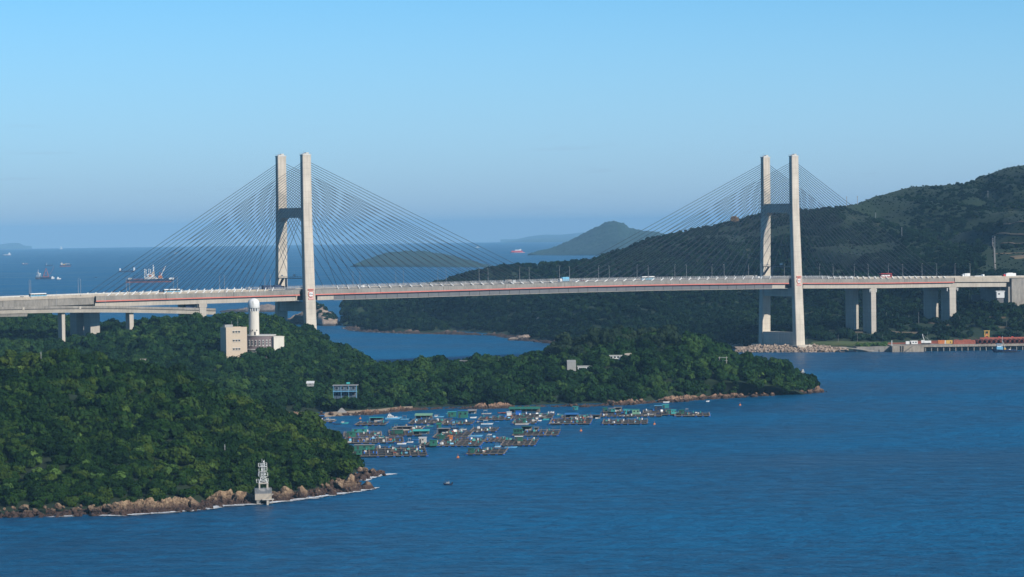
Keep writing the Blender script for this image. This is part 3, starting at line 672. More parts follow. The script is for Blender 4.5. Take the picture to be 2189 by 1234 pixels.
    bb.poly([(-.42, -.37, 1.6), (0, -.37, 1.05), (.42, -.37, 1.6)], 2); bb.poly([(-.42, -.37, -1.6), (.42, -.37, -1.6), (0, -.37, -1.05)], 2)
    bb.box((0, .05, 3.25), (4.6, .6, .38), m=1); bb.box((0, .05, 2.65), (4.6, .6, .38), m=1)
    bb.box((0, .0, -3.75), (4.3, .6, 1.15), m=1)
    for k in range(6): bb.box((-1.65+k*.66, -.31, -3.5), (.36, .03, .62), m=0)
    me = bb.mesh('clearance_sign', ['white', 'red', 'black'])
    bpy.data.objects.remove(sg_)
    cu = bpy.data.curves.new('sign_text', 'FONT'); cu.body = '41m'; cu.size = 1.75; cu.align_x = 'CENTER'; cu.align_y = 'CENTER'; cu.extrude = .02; cu.offset = .03
    to = bpy.data.objects.new('tmp', cu); COL.objects.link(to); dg = bpy.context.evaluated_depsgraph_get(); tm = bpy.data.meshes.new_from_object(to.evaluated_get(dg)); bpy.data.objects.remove(to)
    import bmesh
    bm = bmesh.new(); bm.from_mesh(tm); bm.transform(Matrix.Translation((0, -.40, 0)) @ Matrix.Rotation(PI/2, 4, 'X'))
    for f in bm.faces: f.material_index = 2
    bm.from_mesh(me); bm.to_mesh(me); bm.free()
    o = link('clearance_sign', me, t, (0.1, y0-.16, 53.6)); o['label'] = 'round white and red 41m clearance sign'
    return t
tower(0, 8); tower(T2, 3.2)
# stay cables and their deck anchors
cb = MB(); cb.tube((0, 0, 0), (0, 0, 1), 1, 6); cable_me = cb.mesh('cable', 'cable')
cb = MB(); cb.tube((0, 0, 0), (0, 0, 1), 1, 7); stub_me = cb.mesh('cable_anchor', 'white')
cb = MB(); cb.box((0, 0, 0), (1, 1, 1)); pad_me = cb.mesh('anchor_block', 'conc')
A_ = []
for s0, s1, st, ms in ((24.5, 204.5, 0, 1), (225.5, 405.5, T2, -1), (-27.5, -151, 0, -1), (T2+27.5, 583.5, T2, 1)):
    for k in range(22):
        rev = k if st == 0 and ms == 1 else k
        if st == T2 and ms == -1: s = s1-(s1-s0)*k/21
        else: s = s0+(s1-s0)*k/21
        A_.append((s, st, k, ms))
for s, st, k, ms in A_:
    zc = 145.5-31.4*(21-k)/21
    for sg in (1, -1):
        hs = float(np.interp(zc, [113, 149.1], [17.55, 17.47]))
        a = Vector((s, -17.15*sg, zt(s)+.25)); bq = Vector((st+ms*.5, -hs*sg, zc)); d = bq-a
        e = d.to_track_quat('Z', 'Y').to_euler()
        o = link('cable', cable_me, root, a, 0, (.17, .17, d.length), e)
        o = link('cable_anchor', stub_me, root, a-d.normalized()*.6, 0, (.34, .34, 3.0), e)
# approach spans on the left and the abutment on the right
for sg in (1, -1):
    n = 8; e = np.linspace(-420, -161, n+1)
    for i in range(n):
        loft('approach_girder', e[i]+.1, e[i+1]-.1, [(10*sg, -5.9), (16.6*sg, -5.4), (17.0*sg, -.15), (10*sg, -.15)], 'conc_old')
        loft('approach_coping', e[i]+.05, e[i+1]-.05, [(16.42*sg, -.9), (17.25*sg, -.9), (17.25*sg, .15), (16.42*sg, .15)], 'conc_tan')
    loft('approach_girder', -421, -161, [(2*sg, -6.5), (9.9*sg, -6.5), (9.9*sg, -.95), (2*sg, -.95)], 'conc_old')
for sg in (1, -1):
    e = np.linspace(593.2, 652, 3)
    for i in range(2): loft('edge_beam', e[i]+.1, e[i+1]-.1, [(16.9*sg, -3.4), (17.6*sg, -3.4), (17.6*sg, 0), (16.9*sg, 0)], 'conc_tan')
b = MB(); b.box((702, 0, 14), (96, 36.5, 37.0-.4)); b.box((653, 0, 20), (2.6, 33, 24)); b.obj('abutment', 'conc_old', root)
def pier(s, off, wd, th, ztop, name='pier', m='pier', mesh_top=None):
    p = TB+DV*s+NV*off; zb = min(mid.z(p.x, p.y, 5) if s < 100 else far.z(p.x, p.y, 5), 60)-6
    b = MB(); b.box((0, 0, zb), (wd, th, ztop-zb-2.2)); b.box((0, 0, ztop-2.2), (wd+1.0, th+.4, 2.2))
    b.obj(name, m, root, (s, -off, 0)); return p
for s, wd in ((-160, 6.8), (-80, 5.0), (510, 4.9), (592.7, 6.8)):
    for off in (10.6, -10.6):
        pier(s, off, wd, 10.2, zt(s)-7.42)
for s in (-232, -300):
    for off in (7, -7): pier(s, off, 5.5, 5.0, zt(s)-6.55)
for s, off in ((-160, 15.2), (510, 15.2), (592.7, 15.2)):
    b = MB()
    for x in (-5.6, 5.6) if abs(s-510) > 1 else (-3.3, 3.3): b.tube((x, 0, zt(s)-8.0), (x, 0, zt(s)-10.6), .5, 8, r2=.3)
    b.obj('drain_hopper', 'white', root, (s, -off, 0))

# slip road viaduct in front of the left approach
pa, pb = at(-70, 658.5, 1872), at(452, 659.5, 2015)
sd = (pb-pa); sl = math.hypot(sd.x, sd.y); sth = math.atan2(sd.y, sd.x)
slip = empty('slip_road_viaduct', (pa.x, pa.y, 0), sth, 'low concrete slip road viaduct passing in front of the left bridge approach', 'viaduct')
zs = lambda s: pa.z+(pb.z-pa.z)*s/sl+1.4*math.sin(PI*s/sl)
loft('road_slab', 0, sl, box_sec(-4.5, 4.5, -1.6, -.9), 'asphalt', slip, base=zs)
for sg in (1, -1):
    e = np.linspace(0, sl, 8)
    for i in range(7): loft('parapet', e[i]+.08, e[i+1]-.08, box_sec(sg*4.1 if sg > 0 else -4.6, 4.6 if sg > 0 else -4.1, -1.5, 0), 'conc_old', slip, base=zs)
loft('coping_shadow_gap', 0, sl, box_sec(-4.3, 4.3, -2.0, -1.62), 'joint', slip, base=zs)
e = np.linspace(0, sl, 6)
for i in range(5): loft('girder', e[i]+.05, e[i+1]-.05, [(-4.0, -4.2), (4.0, -4.2), (4.7, -2.02), (-4.7, -2.02)], 'conc', slip, base=zs)
loft('deep_girder', 0, 44, [(-3, -6.2), (3, -6.2), (3.6, -4.22), (-3.6, -4.22)], 'conc_old', slip, base=zs)
for px, wd in ((122, 2.6), (268, 3.4), (390, 3.0)):
    s = sl*(px+70)/522; q = pa+sd*(s/sl); zb = mid.z(q.x, q.y, 20)-5
    b = MB(); b.box((0, 0, zb), (wd, 4.2, zs(s)-4.2-zb)); b.obj('pier', 'conc', slip, (s, 0, 0))
pk = MB()
for k, px in enumerate((34, 152)):
    s = sl*(px+70)/522; pk.box((s, -4.75, zs(s)-1.9), (1.5, .5, 1.6))
pk.obj('drain_box', 'conc', slip)

# ------------------------------------------------------------------ lamp posts
lm = MB(); lm.tube((0, 0, 0), (0, 0, 11.2), .16, 6, r2=.09); pole_me = lm.mesh('pole', 'rail')
lm = MB(); lm.tube((0, 0, 11.0), (0, -.5, 11.3), .06, 5); lm.box((0, -.7, 11.2), (.35, .7, .16)); head_me = lm.mesh('lamp_head', 'white_dirty')
ORD = ['first', 'second', 'third', 'fourth', 'fifth', 'sixth', 'seventh', 'eighth', 'ninth', 'tenth', 'eleventh', 'twelfth', 'thirteenth', 'fourteenth', 'fifteenth', 'sixteenth', 'seventeenth', 'eighteenth', 'nineteenth', 'twentieth', 'twenty-first', 'twenty-second', 'twenty-third', 'twenty-fourth']
def lamp(p, rz, label, group, sc=1.0, near=True):
    t = empty('street_lamp', p, rz, label, 'street lamp', group); t.scale = (sc, sc, sc)
    link('pole', pole_me, t); link('lamp_head', head_me, t, rz=0 if near else PI); return t
for side, off, ph in (('near', 16.7, 0), ('far', -16.7, 14)):
    s = -206+ph; zones = {}
    while s < 640:
        if min(abs(s), abs(s-T2)) > 7:
            z_ = 'left of the left tower' if s < 0 else ('right of the left tower' if s < 200 else ('left of the right tower' if s < T2 else 'right of the right tower'))
            zones.setdefault(z_, []).append(s)
        s += 35.5
    for z_, L in zones.items():
        if z_.startswith('left'): L = L[::-1]
        for k, s in enumerate(L):
            p = TB+DV*s+NV*off; p.z = zt(s)+.1
            lamp(p, TH+(0 if near else 0)+(PI if off > 0 else 0)*0, f'lamp post on the {side} edge of the bridge, {ORD[k]} {z_}', 'lamp posts along the bridge deck', near=(side == 'far'))
for k, (px, py, D) in enumerate(((16, 612, 1985), (52, 612, 1985), (70, 615, 2090), (131, 617, 2080), (180, 617, 2070))):
    pass
for k, px in enumerate((103, 207, 347, 411, 464)):
    s = sl*(min(px, 440)+70)/522
    if px > 445: continue
    q = pa+sd*(s/sl)+Vector((math.sin(sth), -math.cos(sth), 0))*4.4; q.z = zs(s)
    lamp(q, sth, f'slim grey lamp post on the slip road viaduct, {ORD[k]} from the left', 'lamp posts on the slip road', .85)

# ------------------------------------------------------------------ vegetation
def crown_mesh(name, seed, mt, nleaf=620, R=3.2, H=3.2, leaf=.62, lobes=8, base=.25, up=.35, tri=False, lr=(.26, .44)):
    """uneven crown: many leaf clumps on a set of lobes, with a leafy core behind them"""
    r = np.random.default_rng(seed); C = []
    for k in range(lobes):
        a = r.random()*2*PI; q = R*.62*math.sqrt(r.random()); z = H*(base+.55*r.random()*(1-.35*q/R)); s = R*r.uniform(lr[0], lr[1])
        C.append((q*math.cos(a), q*math.sin(a), z, s))
    C.append((0, 0, H*.55, R*.6)); C = np.array(C)
    k = r.integers(0, len(C), nleaf); d = r.normal(size=(nleaf, 3)); d[:, 2] = d[:, 2]*.8+up; d /= np.linalg.norm(d, axis=1)[:, None]
    p = C[k, :3]+d*(C[k, 3]*r.uniform(.72, 1.12, nleaf))[:, None]*np.array([1, 1, .85])
    nrm = d+r.normal(size=(nleaf, 3))*.24; nrm /= np.linalg.norm(nrm, axis=1)[:, None]
    t = np.cross(nrm, r.normal(size=(nleaf, 3))); t /= np.linalg.norm(t, axis=1)[:, None]; b = np.cross(nrm, t)
    s = leaf*r.uniform(.55, 1.25, nleaf)[:, None]
    if tri:
        V = np.stack([p+t*s, p-t*s*.6+b*s*.8, p-t*s*.6-b*s*.8], 1).reshape(-1, 3); n = 3
    else:
        V = np.stack([p+t*s, p+b*s*.75+nrm*s*.2, p-t*s*.9, p-b*s*.75+nrm*s*.15], 1).reshape(-1, 3); n = 4
    F_ = np.arange(nleaf*n).reshape(-1, n).tolist(); V = V.tolist()
    for c in C:   # core
        i = len(V); q = c[3]*.66
        for z in (-1, -.35, .45, 1):
            rr = math.sqrt(max(0, 1-z*z))*q+.02
            for j in range(6): V.append((c[0]+rr*math.cos(j*PI/3), c[1]+rr*math.sin(j*PI/3), c[2]+z*q*.85))
        for a in range(3):
            for j in range(6): F_.append([i+a*6+j, i+a*6+(j+1) % 6, i+a*6+6+(j+1) % 6, i+a*6+6+j])
    me = bpy.data.meshes.new(name); me.from_pydata(V, [], F_); me.materials.append(MT[mt]); me.update(); return me
def trunk_mesh(name, H, r):
    b = MB(); b.tube((0, 0, -2.5), (0, 0, H*.5), r, 6, r2=r*.6)
    for a in range(4): b.tube((0, 0, H*.3), (1.3*math.cos(a*1.6), 1.3*math.sin(a*1.6), H*.75), r*.5, 5, r2=r*.2)
    return b.mesh(name, 'trunk')
CR = {}
CR['near'] = [crown_mesh('crown', i, 'leaf_near', 950, 3.0, 4.5, .46, 15+i % 4) for i in range(7)]
CR['mid'] = [crown_mesh('crown', 20+i, 'leaf_mid', 820, 3.3, 5.2, .56, 15+i % 4) for i in range(7)]
CR['far'] = [crown_mesh('crown', 40+i, 'leaf_far', 220, 3.2, 3.0, .95, 8, tri=True) for i in range(6)]
CR['bright'] = [crown_mesh('crown', 60+i, 'leaf_bright', 260, 2.2, 2.0, .55, 6) for i in range(3)]
CR['dark'] = [crown_mesh('crown', 80+i, 'leaf_dark', 2000, 4.4, 12.5, .6, 26, base=.15, up=.5, lr=(.26, .42)) for i in range(3)]
CR['big'] = [crown_mesh('crown', 90+i, 'leaf_mid', 3200, 8.5, 9.5, .75, 40, base=.18, lr=(.2, .32)) for i in range(2)]
TRK = trunk_mesh('trunk', 3.4, .22)
def source_collection(key, meshes):
    c = bpy.data.collections.new('plants_'+key)
    for i, me in enumerate(meshes): c.objects.link(bpy.data.objects.new(f'plant_{key}_{i:02d}', me))
    return c
SRC = {k: source_collection(k, v) for k, v in CR.items()}
def forest(name, key, pts, smin, smax, seed, label, zs=(.8, 1.25), sink=.8, cat='trees', weights=None):
    rng = np.random.default_rng(seed); n = len(pts)
    if not n: return
    me = bpy.data.meshes.new(name); P = np.array(pts, float); s = rng.uniform(smin, smax, n) if weights is None else weights
    P[:, 2] -= sink*s+rng.uniform(-1.1, 1.1, n)*s
    me.from_pydata(P.tolist(), [], [])
    S = np.stack([s*rng.uniform(.85, 1.15, n), s*rng.uniform(.85, 1.15, n), s*rng.uniform(zs[0], zs[1], n)], 1)
    at_ = me.attributes.new('scl', 'FLOAT_VECTOR', 'POINT'); at_.data.foreach_set('vector', S.ravel())
    rt = np.stack([rng.normal(0, .09, n), rng.normal(0, .09, n), rng.uniform(0, 2*PI, n)], 1)
    at_ = me.attributes.new('rot', 'FLOAT_VECTOR', 'POINT'); at_.data.foreach_set('vector', rt.ravel())
    at_ = me.attributes.new('pick', 'INT', 'POINT'); at_.data.foreach_set('value', rng.integers(0, len(CR[key]), n).astype('i4'))
    o = link(name, me); prop(o, label, cat, kind='stuff')
    g = bpy.data.node_groups.new('scatter_'+key, 'GeometryNodeTree')
    g.interface.new_socket('Geometry', in_out='INPUT', socket_type='NodeSocketGeometry'); g.interface.new_socket('Geometry', in_out='OUTPUT', socket_type='NodeSocketGeometry')
    gi = g.nodes.new('NodeGroupInput'); go = g.nodes.new('NodeGroupOutput'); ip = g.nodes.new('GeometryNodeInstanceOnPoints')
    ci = g.nodes.new('GeometryNodeCollectionInfo'); ci.inputs['Collection'].default_value = SRC[key]; ci.inputs['Separate Children'].default_value = True; ci.inputs['Reset Children'].default_value = True
    def na(nm, tp):
        a = g.nodes.new('GeometryNodeInputNamedAttribute'); a.data_type = tp; a.inputs['Name'].default_value = nm; return a.outputs[0]
    L = g.links; L.new(gi.outputs[0], ip.inputs['Points']); L.new(ci.outputs[0], ip.inputs['Instance']); ip.inputs['Pick Instance'].default_value = True
    L.new(na('pick', 'INT'), ip.inputs['Instance Index']); L.new(na('scl', 'FLOAT_VECTOR'), ip.inputs['Scale'])
    e = g.nodes.new('FunctionNodeEulerToRotation'); L.new(na('rot', 'FLOAT_VECTOR'), e.inputs[0]); L.new(e.outputs[0], ip.inputs['Rotation'])
    L.new(ip.outputs[0], go.inputs[0])
    md = o.modifiers.new('scatter', 'NODES'); md.node_group = g; return o
def tree(p, key, s, label, group=None, name='broadleaf_tree', vi=None, zsc=None, cat='tree', sink=.8):
    t = empty(name, (p[0], p[1], p[2]-sink*s), R_.uniform(0, 6.28), label, cat, group); t.scale = (s*U_(.88, 1.14), s*U_(.88, 1.14), s*(zsc or U_(.85, 1.25)))
    link('crown', CR[key][vi if vi is not None else R_.randrange(len(CR[key]))], t); k = link('trunk', TRK, t)
    if key in ('dark', 'big'): k.scale = (2.2, 2.2, 2.2)
    return t
rng = np.random.default_rng(5)
# footprints kept clear of trees: (x, y, radius)
CLEAR = []
def clear_at(p, r): CLEAR.append((p[0], p[1], r))
def ok(p, i=0, j=0):
    for x, y, r in CLEAR:
        if (p[0]-x)**2+(p[1]-y)**2 < r*r: return False
    return True
def brs(x, y):   # bridge coordinates of a place
    d = Vector((x, y, 0))-TB; return d.dot(DV), d.dot(NV)
def ok_mid(p, i=0, j=0):
    if not ok(p): return False
    s, off = brs(p[0], p[1])
    if abs(s) < 8 and abs(off) < 26: return False
    if abs(s+160) < 7 and abs(off) < 17: return False
    if abs(s+232) < 5 and abs(off) < 12: return False
    return True
# things standing on the headland (places from the photograph)
BLD = at(530, 765, 1750)
clear_at(at(540, 765, 1762), 17); clear_at(at(560, 765, 1775), 17)
clear_at(at(506, 768, 1740), 9)
HOUSES = {}
for nm, px, py, D, r in (('blue', 738, 853, 1600, 8), ('grey', 1221, 797, 1690, 6), ('white', 1250, 797, 1690, 6), ('long', 1325, 772, 1715, 9), ('roofA', 1160, 773, 1740, 5), ('roofB', 985, 778, 1745, 5), ('roofC', 1072, 777, 1745, 6)):
    q = at(px, py, D); clear_at(q, r); HOUSES[nm] = q
    # keep the line of sight to the house open
    clear_at(at(px, py, D-5), r*.85); clear_at(at(px, py, D-12), r*.75)

P = near.scatter(4.6, rng, zmin=1.0, keep=lambda p, i, j: (i > 1) and ok(p))
ix = np.argsort(np.hypot(P[:, 0], P[:, 1])+np.where(P[:, 2] < 30, 0, 40)); P = P[ix]
files = {}
for p in P[:300]:
    files.setdefault(math.floor((p[0]+90)/7.0), []).append(p)
for f, L in files.items():
    L.sort(key=lambda p: p[1])
    side = 'right' if f >= 0 else 'left'; nf_ = f+1 if f >= 0 else -f
    for k, p in enumerate(L):
        tree(p, 'near', U_(.7, 1.25), f'dense green tree, {nth(k+1)} up from the rocks in the {nth(nf_)} file {side} of the beacon', 'trees at the foot of the near hill')
forest('forest', 'near', P[300:], .55, 1.8, 1, 'dense green broadleaf forest covering the near hill', cat='forest')
Pm = mid.scatter(4.9, rng, zmin=.3, keep=lambda p, i, j: ok_mid(p) and i > 0)
forest('forest', 'mid', Pm, .65, 1.7, 2, 'dense green broadleaf forest covering the middle headland', cat='forest')
Pb = mid.scatter(17, rng, zmin=2.6, keep=ok_mid)
forest('shrubs', 'bright', Pb, .8, 1.4, 3, 'brighter green shrubs scattered through the headland forest', cat='shrubs', sink=-1.2)
Pb = near.scatter(16, rng, zmin=4, keep=ok)
forest('shrubs', 'bright', Pb, .7, 1.3, 4, 'yellowish green shrubs scattered over the near hill', cat='shrubs', sink=-1.3)
Pb = mid.scatter(3.4, rng, zmin=.4, i0=0, i1=9, keep=lambda p, i, j: p[0] > -60 and p[2] < 7 and ok_mid(p))
forest('shrubs', 'mid', Pb, .38, .75, 5, 'low green bushes along the top of the headland rocks', cat='shrubs', sink=.3)
# far hills: woodland low down, thinning to scrub higher up; bare cut terraces at the right edge
def far_keep(p, i, j):
    s, off = brs(p[0], p[1])
    if abs(s-T2) < 10 and abs(off) < 30: return False
    for a in (510, 592.7):
        if abs(s-a) < 6 and abs(off) < 17: return False
    if s > 646 and abs(off) < 24: return False
    if p[2] < 6.0 and p[0] > 205: return False
    px = p[0]/p[1]*F+1094.5
    if px > 1700 and p[1] < 2352:       # grass banks with bands of bushes between the service roads
        return mn.noise(Vector((p[0]/22, p[1]/9, 1))) > -.12
    if px > 2105 and 2500 < p[1] < 3200 and p[2] > 50: return mn.noise(Vector((p[0]/25, p[1]/60, 4))) > .25
    h = p[2]; k = mn.noise(Vector((p[0]/90, p[1]/130, 7)))+.45*mn.noise(Vector((p[0]/28, p[1]/35, 3)))
    return h < 92+80*k or (k > -.12 and h < 150)
Pf = far.scatter(5.6, rng, zmin=1.2, keep=far_keep)
far_s = np.clip(1.35-.006*np.maximum(Pf[:, 2]-25, 0), .55, 1.4)*rng.uniform(.75, 1.25, len(Pf))
forest('forest', 'far', Pf, .8, 1.4, 6, 'dark woodland covering the far hills behind the bridge', cat='forest', weights=far_s)
Ps = far.scatter(6.5, rng, zmin=30)
forest('scrub', 'far', Ps, .18, .42, 8, 'low scrub dotted over the upper slopes of the far hills', cat='scrub', sink=.4)
Pi = islet.scatter(5.5, rng, zmin=6, keep=lambda p, i, j: j > 24 and p[2] < 26)
forest('scrub', 'far', Pi, .6, 1.0, 9, 'green scrub on the right flank of the rocky islet', cat='scrub', sink=1)
# taller grove crowning the right half of the headland
def grove(px0, px1, D0, D1, n, key, a, b_, seed, label):
    L = []
    for _ in range(n):
        q = at(U_(px0, px1), 700, U_(D0, D1)); z = mid.z(q.x, q.y, -9)
        if z > 3 and ok((q.x, q.y)): L.append((q.x, q.y, z))
    forest('grove', key, L, a, b_, seed, label, cat='trees', sink=.6)
grove(1170, 1262, 1722, 1775, 22, 'dark', .95, 1.35, 31, 'tall dark grove behind the grey block house')
grove(1262, 1440, 1728, 1785, 60, 'mid', 1.5, 2.4, 32, 'tall dark grove behind the long white house')
grove(1262, 1440, 1735, 1785, 46, 'dark', 1.15, 1.6, 33, 'dark feathery casuarina grove behind the long white house')
grove(1440, 1570, 1700, 1775, 34, 'mid', 1.4, 2.1, 34, 'large-crowned trees around the round banyan')
grove(860, 1160, 1690, 1760, 46, 'mid', 1.2, 2.0, 35, 'uneven taller trees along the thin neck of the headland')
grove(640, 780, 1760, 1900, 30, 'mid', 1.3, 2.0, 36, 'tall trees on the right shoulder of the radar station hill')
grove(0, 460, 1700, 1950, 120, 'mid', 1.3, 2.1, 37, 'large-crowned trees in the forest left of the radar station')
# distinct trees on the headland skyline
def gz(px, D):
    p = at(px, 700, D); p.z = mid.z(p.x, p.y, 8); return p
for k, (px, D, s, lb) in enumerate(((1186, 1745, 1.00, 'tall feathery casuarina on the headland, left of the grey block house'), (1206, 1752, 1.11, 'tallest feathery casuarina behind the grey block house'),
        (1272, 1750, 1.00, 'dark casuarina right behind the small white house'), (1290, 1752, 1.18, 'dark casuarina between the small white house and the long white house'),
        (1318, 1765, 1.07, 'dark casuarina directly behind the long white house'), (1345, 1765, 1.07, 'dark casuarina at the right end of the long white house'),
        (1368, 1755, 1.22, 'dark casuarina left of the pair beside the round banyan'), (1390, 1758, 1.29, 'tall grey green casuarina, middle of the clump left of the round banyan'),
        (1412, 1755, 1.18, 'dark casuarina touching the left side of the round banyan'), (1532, 1760, 0.96, 'thin casuarina on the right side of the round banyan'),
        (930, 1752, 0.45, 'small layered tree standing clear against the strait'), (946, 1748, 0.42, 'small bushy tree right of the layered tree'))):
    tree(gz(px, D), 'dark', s, lb, 'casuarinas on the headland', 'casuarina_tree', zsc=U_(.9, 1.05), vi=k % 3, sink=.5)
for px, D, s, lb in ((560, 1752, 1.15, 'broad tree in front of the slit windows of the radar station'), (574, 1753, 1.0, 'tree in front of the white wing of the radar station'), (590, 1750, .9, 'tree at the right corner of the white wing of the radar station')):
    q_ = at(px, 768, D-3); tree(q_, 'mid', s*1.25, lb, name='broadleaf_tree', sink=.2)
for k, (px, D, s, lb) in enumerate(((1478, 1735, 1.45, 'large round dark green banyan at the top of the headland'), (1508, 1742, 1.2, 'right half of the big rounded banyan clump on the headland'),
        (1042, 1745, .75, 'spreading tree with an open crown behind the small roofs'), (1122, 1745, .8, 'round spreading tree left of the low white roof'), (755, 1880, .75, 'rounded tree at the end of the beacon hill above the strait'))):
    tree(gz(px, D), 'big', s, lb, 'big spreading trees on the headland', 'banyan_tree', vi=k % 2, zsc=1.05, sink=.5)

# ------------------------------------------------------------------ buildings and shore works
CAMP = Vector((0, 0, HC))
def hit(land, px, py):
    r = Vector(ray(px, py)).normalized(); h = land.bvh.ray_cast(CAMP, r, 30000)
    return h[0] if h[0] else at(px, py, 2400)
def thing(name, label, cat, loc, rz=0, group=None): return empty(name, loc, rz, label, cat, group)

# radar station on the wooded rise
q = at(484, 764, 1744); rz = math.radians(27)
st = thing('radar_station', 'cream and mauve radar station with a tall white domed lookout tower, standing among the trees', 'station', (q.x, q.y, 0), rz)
b = MB(); b.box((6.6, 4.6, 19), (13.2, 9.2, 40.3-19)); b.obj('block_wall', 'cream', st)
b = MB(); b.box((6.6, .15, 40.3), (13.2, .3, .9)); b.box((6.6, 9.05, 40.3), (13.2, .3, .9)); b.box((.15, 4.6, 40.3), (.3, 8.6, .9)); b.box((13.05, 4.6, 40.3), (.3, 8.6, .9)); b.obj('roof_parapet', 'cream', st)
b = MB(); b.box((4.0, 7.0, 40.3), (5.0, 3.2, 2.3)); b.obj('stair_head', 'greyblock', st)
b = MB(); b.tube((6, 6, 40.3), (6, 6, 44.6), .09, 5); b.tube((8.6, 3, 40.3), (8.6, 3, 46.4), .07, 5); b.tube((8.0, 3, 44.0), (9.2, 3, 44.0), .06, 4); b.obj('roof_aerial', 'rail', st)
for r_, zz in enumerate((38.0, 32.9, 27.9)):
    ubox('window_band', 'white_dirty', st, (6.4, -.06, zz+.95), (5.0, .35, .28)); ubox('window_band', 'white_dirty', st, (6.4, -.06, zz-.35), (5.0, .35, .22))
    for k in range(3): ubox('window', 'glass', st, (4.7+k*1.75, -.02, zz), (1.15, .22, .8))
R0 = Matrix.Rotation(-rz, 4, 'Z')
def loc_in(px, D):
    p = at(px, 700, D); return R0 @ Vector((p.x-q.x, p.y-q.y, 0))
c = loc_in(555, 1767); b = MB(); n = 48
ringp = lambda r, z, n=n: [(c.x+r*math.cos(2*PI*k/n), c.y+r*math.sin(2*PI*k/n), z) for k in range(n)]
b.ring([ringp(9.4, 27.8), ringp(9.4, 35.4)]); b.obj('drum_wall', 'mauve', st)
b = MB(); b.ring([ringp(9.75, 35.4), ringp(9.75, 35.9)]); b.obj('drum_roof', 'white_dirty', st)
b = MB(); b.ring([ringp(9.7, 27.2), ringp(9.7, 27.8)]); b.obj('drum_base_ring', 'white_dirty', st)
for k in range(7):
    a = -PI/2-rz+math.radians(-2)+math.radians(-34+k*13.2); x, y = c.x+9.45*math.cos(a), c.y+9.45*math.sin(a)
    w_ = ubox('slit_window', 'white_dirty', st, (x, y, 29.4), (1.0, .35, 3.7), a+PI/2)
    ubox('pane', 'glass', st, (x+.12*math.cos(a), y+.12*math.sin(a), 30.2), (.62, .3, 1.1), a+PI/2)
    ubox('pane', 'glass', st, (x+.12*math.cos(a), y+.12*math.sin(a), 31.6), (.62, .3, 1.1), a+PI/2)
for k in range(6):
    a = -PI/2-rz+math.radians(-60+k*24); ucyl('pillar', 'greyblock', st, (c.x+8.6*math.cos(a), c.y+8.6*math.sin(a), 18), .35, 9.4)
b = MB(); b.ring([[(c.x+7*math.cos(2*PI*k/24), c.y+7*math.sin(2*PI*k/24), z) for k in range(24)] for z in (18, 27.3)]); b.obj('ground_floor_wall', 'mauve', st)
w_ = loc_in(591.5, 1764); b = MB(); b.box((w_.x, w_.y, 19), (6.6, 6.5, 34.6-19)); b.box((w_.x, w_.y, 34.6), (6.9, 6.8, .4)); b.obj('white_wing', 'offwhite', st)
c2 = loc_in(543, 1762); TWR = c2
b = MB(); b.ring([[(c2.x+r*math.cos(2*PI*k/n), c2.y+r*math.sin(2*PI*k/n), z) for k in range(n)] for r, z in ((3.12, 20), (3.05, 50.1))]); b.obj('tower_shaft', 'offwhite', st, smooth=False)
b = MB(); b.ring([[(c2.x+2.9*math.cos(2*PI*k/n), c2.y+2.9*math.sin(2*PI*k/n), z) for k in range(n)] for z in (50.1, 51.9)]); b.obj('lookout_glass', 'glass', st)
for k in range(14):
    a = 2*PI*k/14+.1; ubox('mullion', 'white', st, (c2.x+3.05*math.cos(a), c2.y+3.05*math.sin(a), 49.9), (.5, .45, 2.1), a+PI/2)
b = MB(); prof = [(3.3, 51.8), (3.5, 52.3), (3.5, 54.6)]+[(3.5*math.cos(t), 54.6+3.2*math.sin(t)) for t in np.linspace(.15, 1.5, 8)]
b.ring([[(c2.x+r*math.cos(2*PI*k/n), c2.y+r*math.sin(2*PI*k/n), z) for k in range(n)] for r, z in prof]); b.obj('radar_dome', 'white', st, smooth=True)
a = -PI/2-rz; b = MB(); b.ring([[(c2.x+3.56*math.cos(a+t), c2.y+3.56*math.sin(a+t), z), (c2.x+3.56*math.cos(a-t), c2.y+3.56*math.sin(a-t), z), (c2.x+3.2*math.cos(a-t), c2.y+3.2*math.sin(a-t), z), (c2.x+3.2*math.cos(a+t), c2.y+3.2*math.sin(a+t), z)] for z, t in ((52.3, .06), (56.0, .06))])
b.obj('dome_seam', 'white_dirty', st)
for dx in (-2.4, -.6, 2.0):
    a = -PI/2-rz+dx*.3; ubox('floodlight', 'joint', st, (c2.x+3.3*math.cos(a), c2.y+3.3*math.sin(a), 38.6), (.55, .5, .5), a)
ubox('tower_door', 'joint', st, (c2.x+3.0*math.cos(-PI/2-rz+.25), c2.y+3.0*math.sin(-PI/2-rz+.25), 35.9), (1.0, .4, 2.0), -rz+.25)

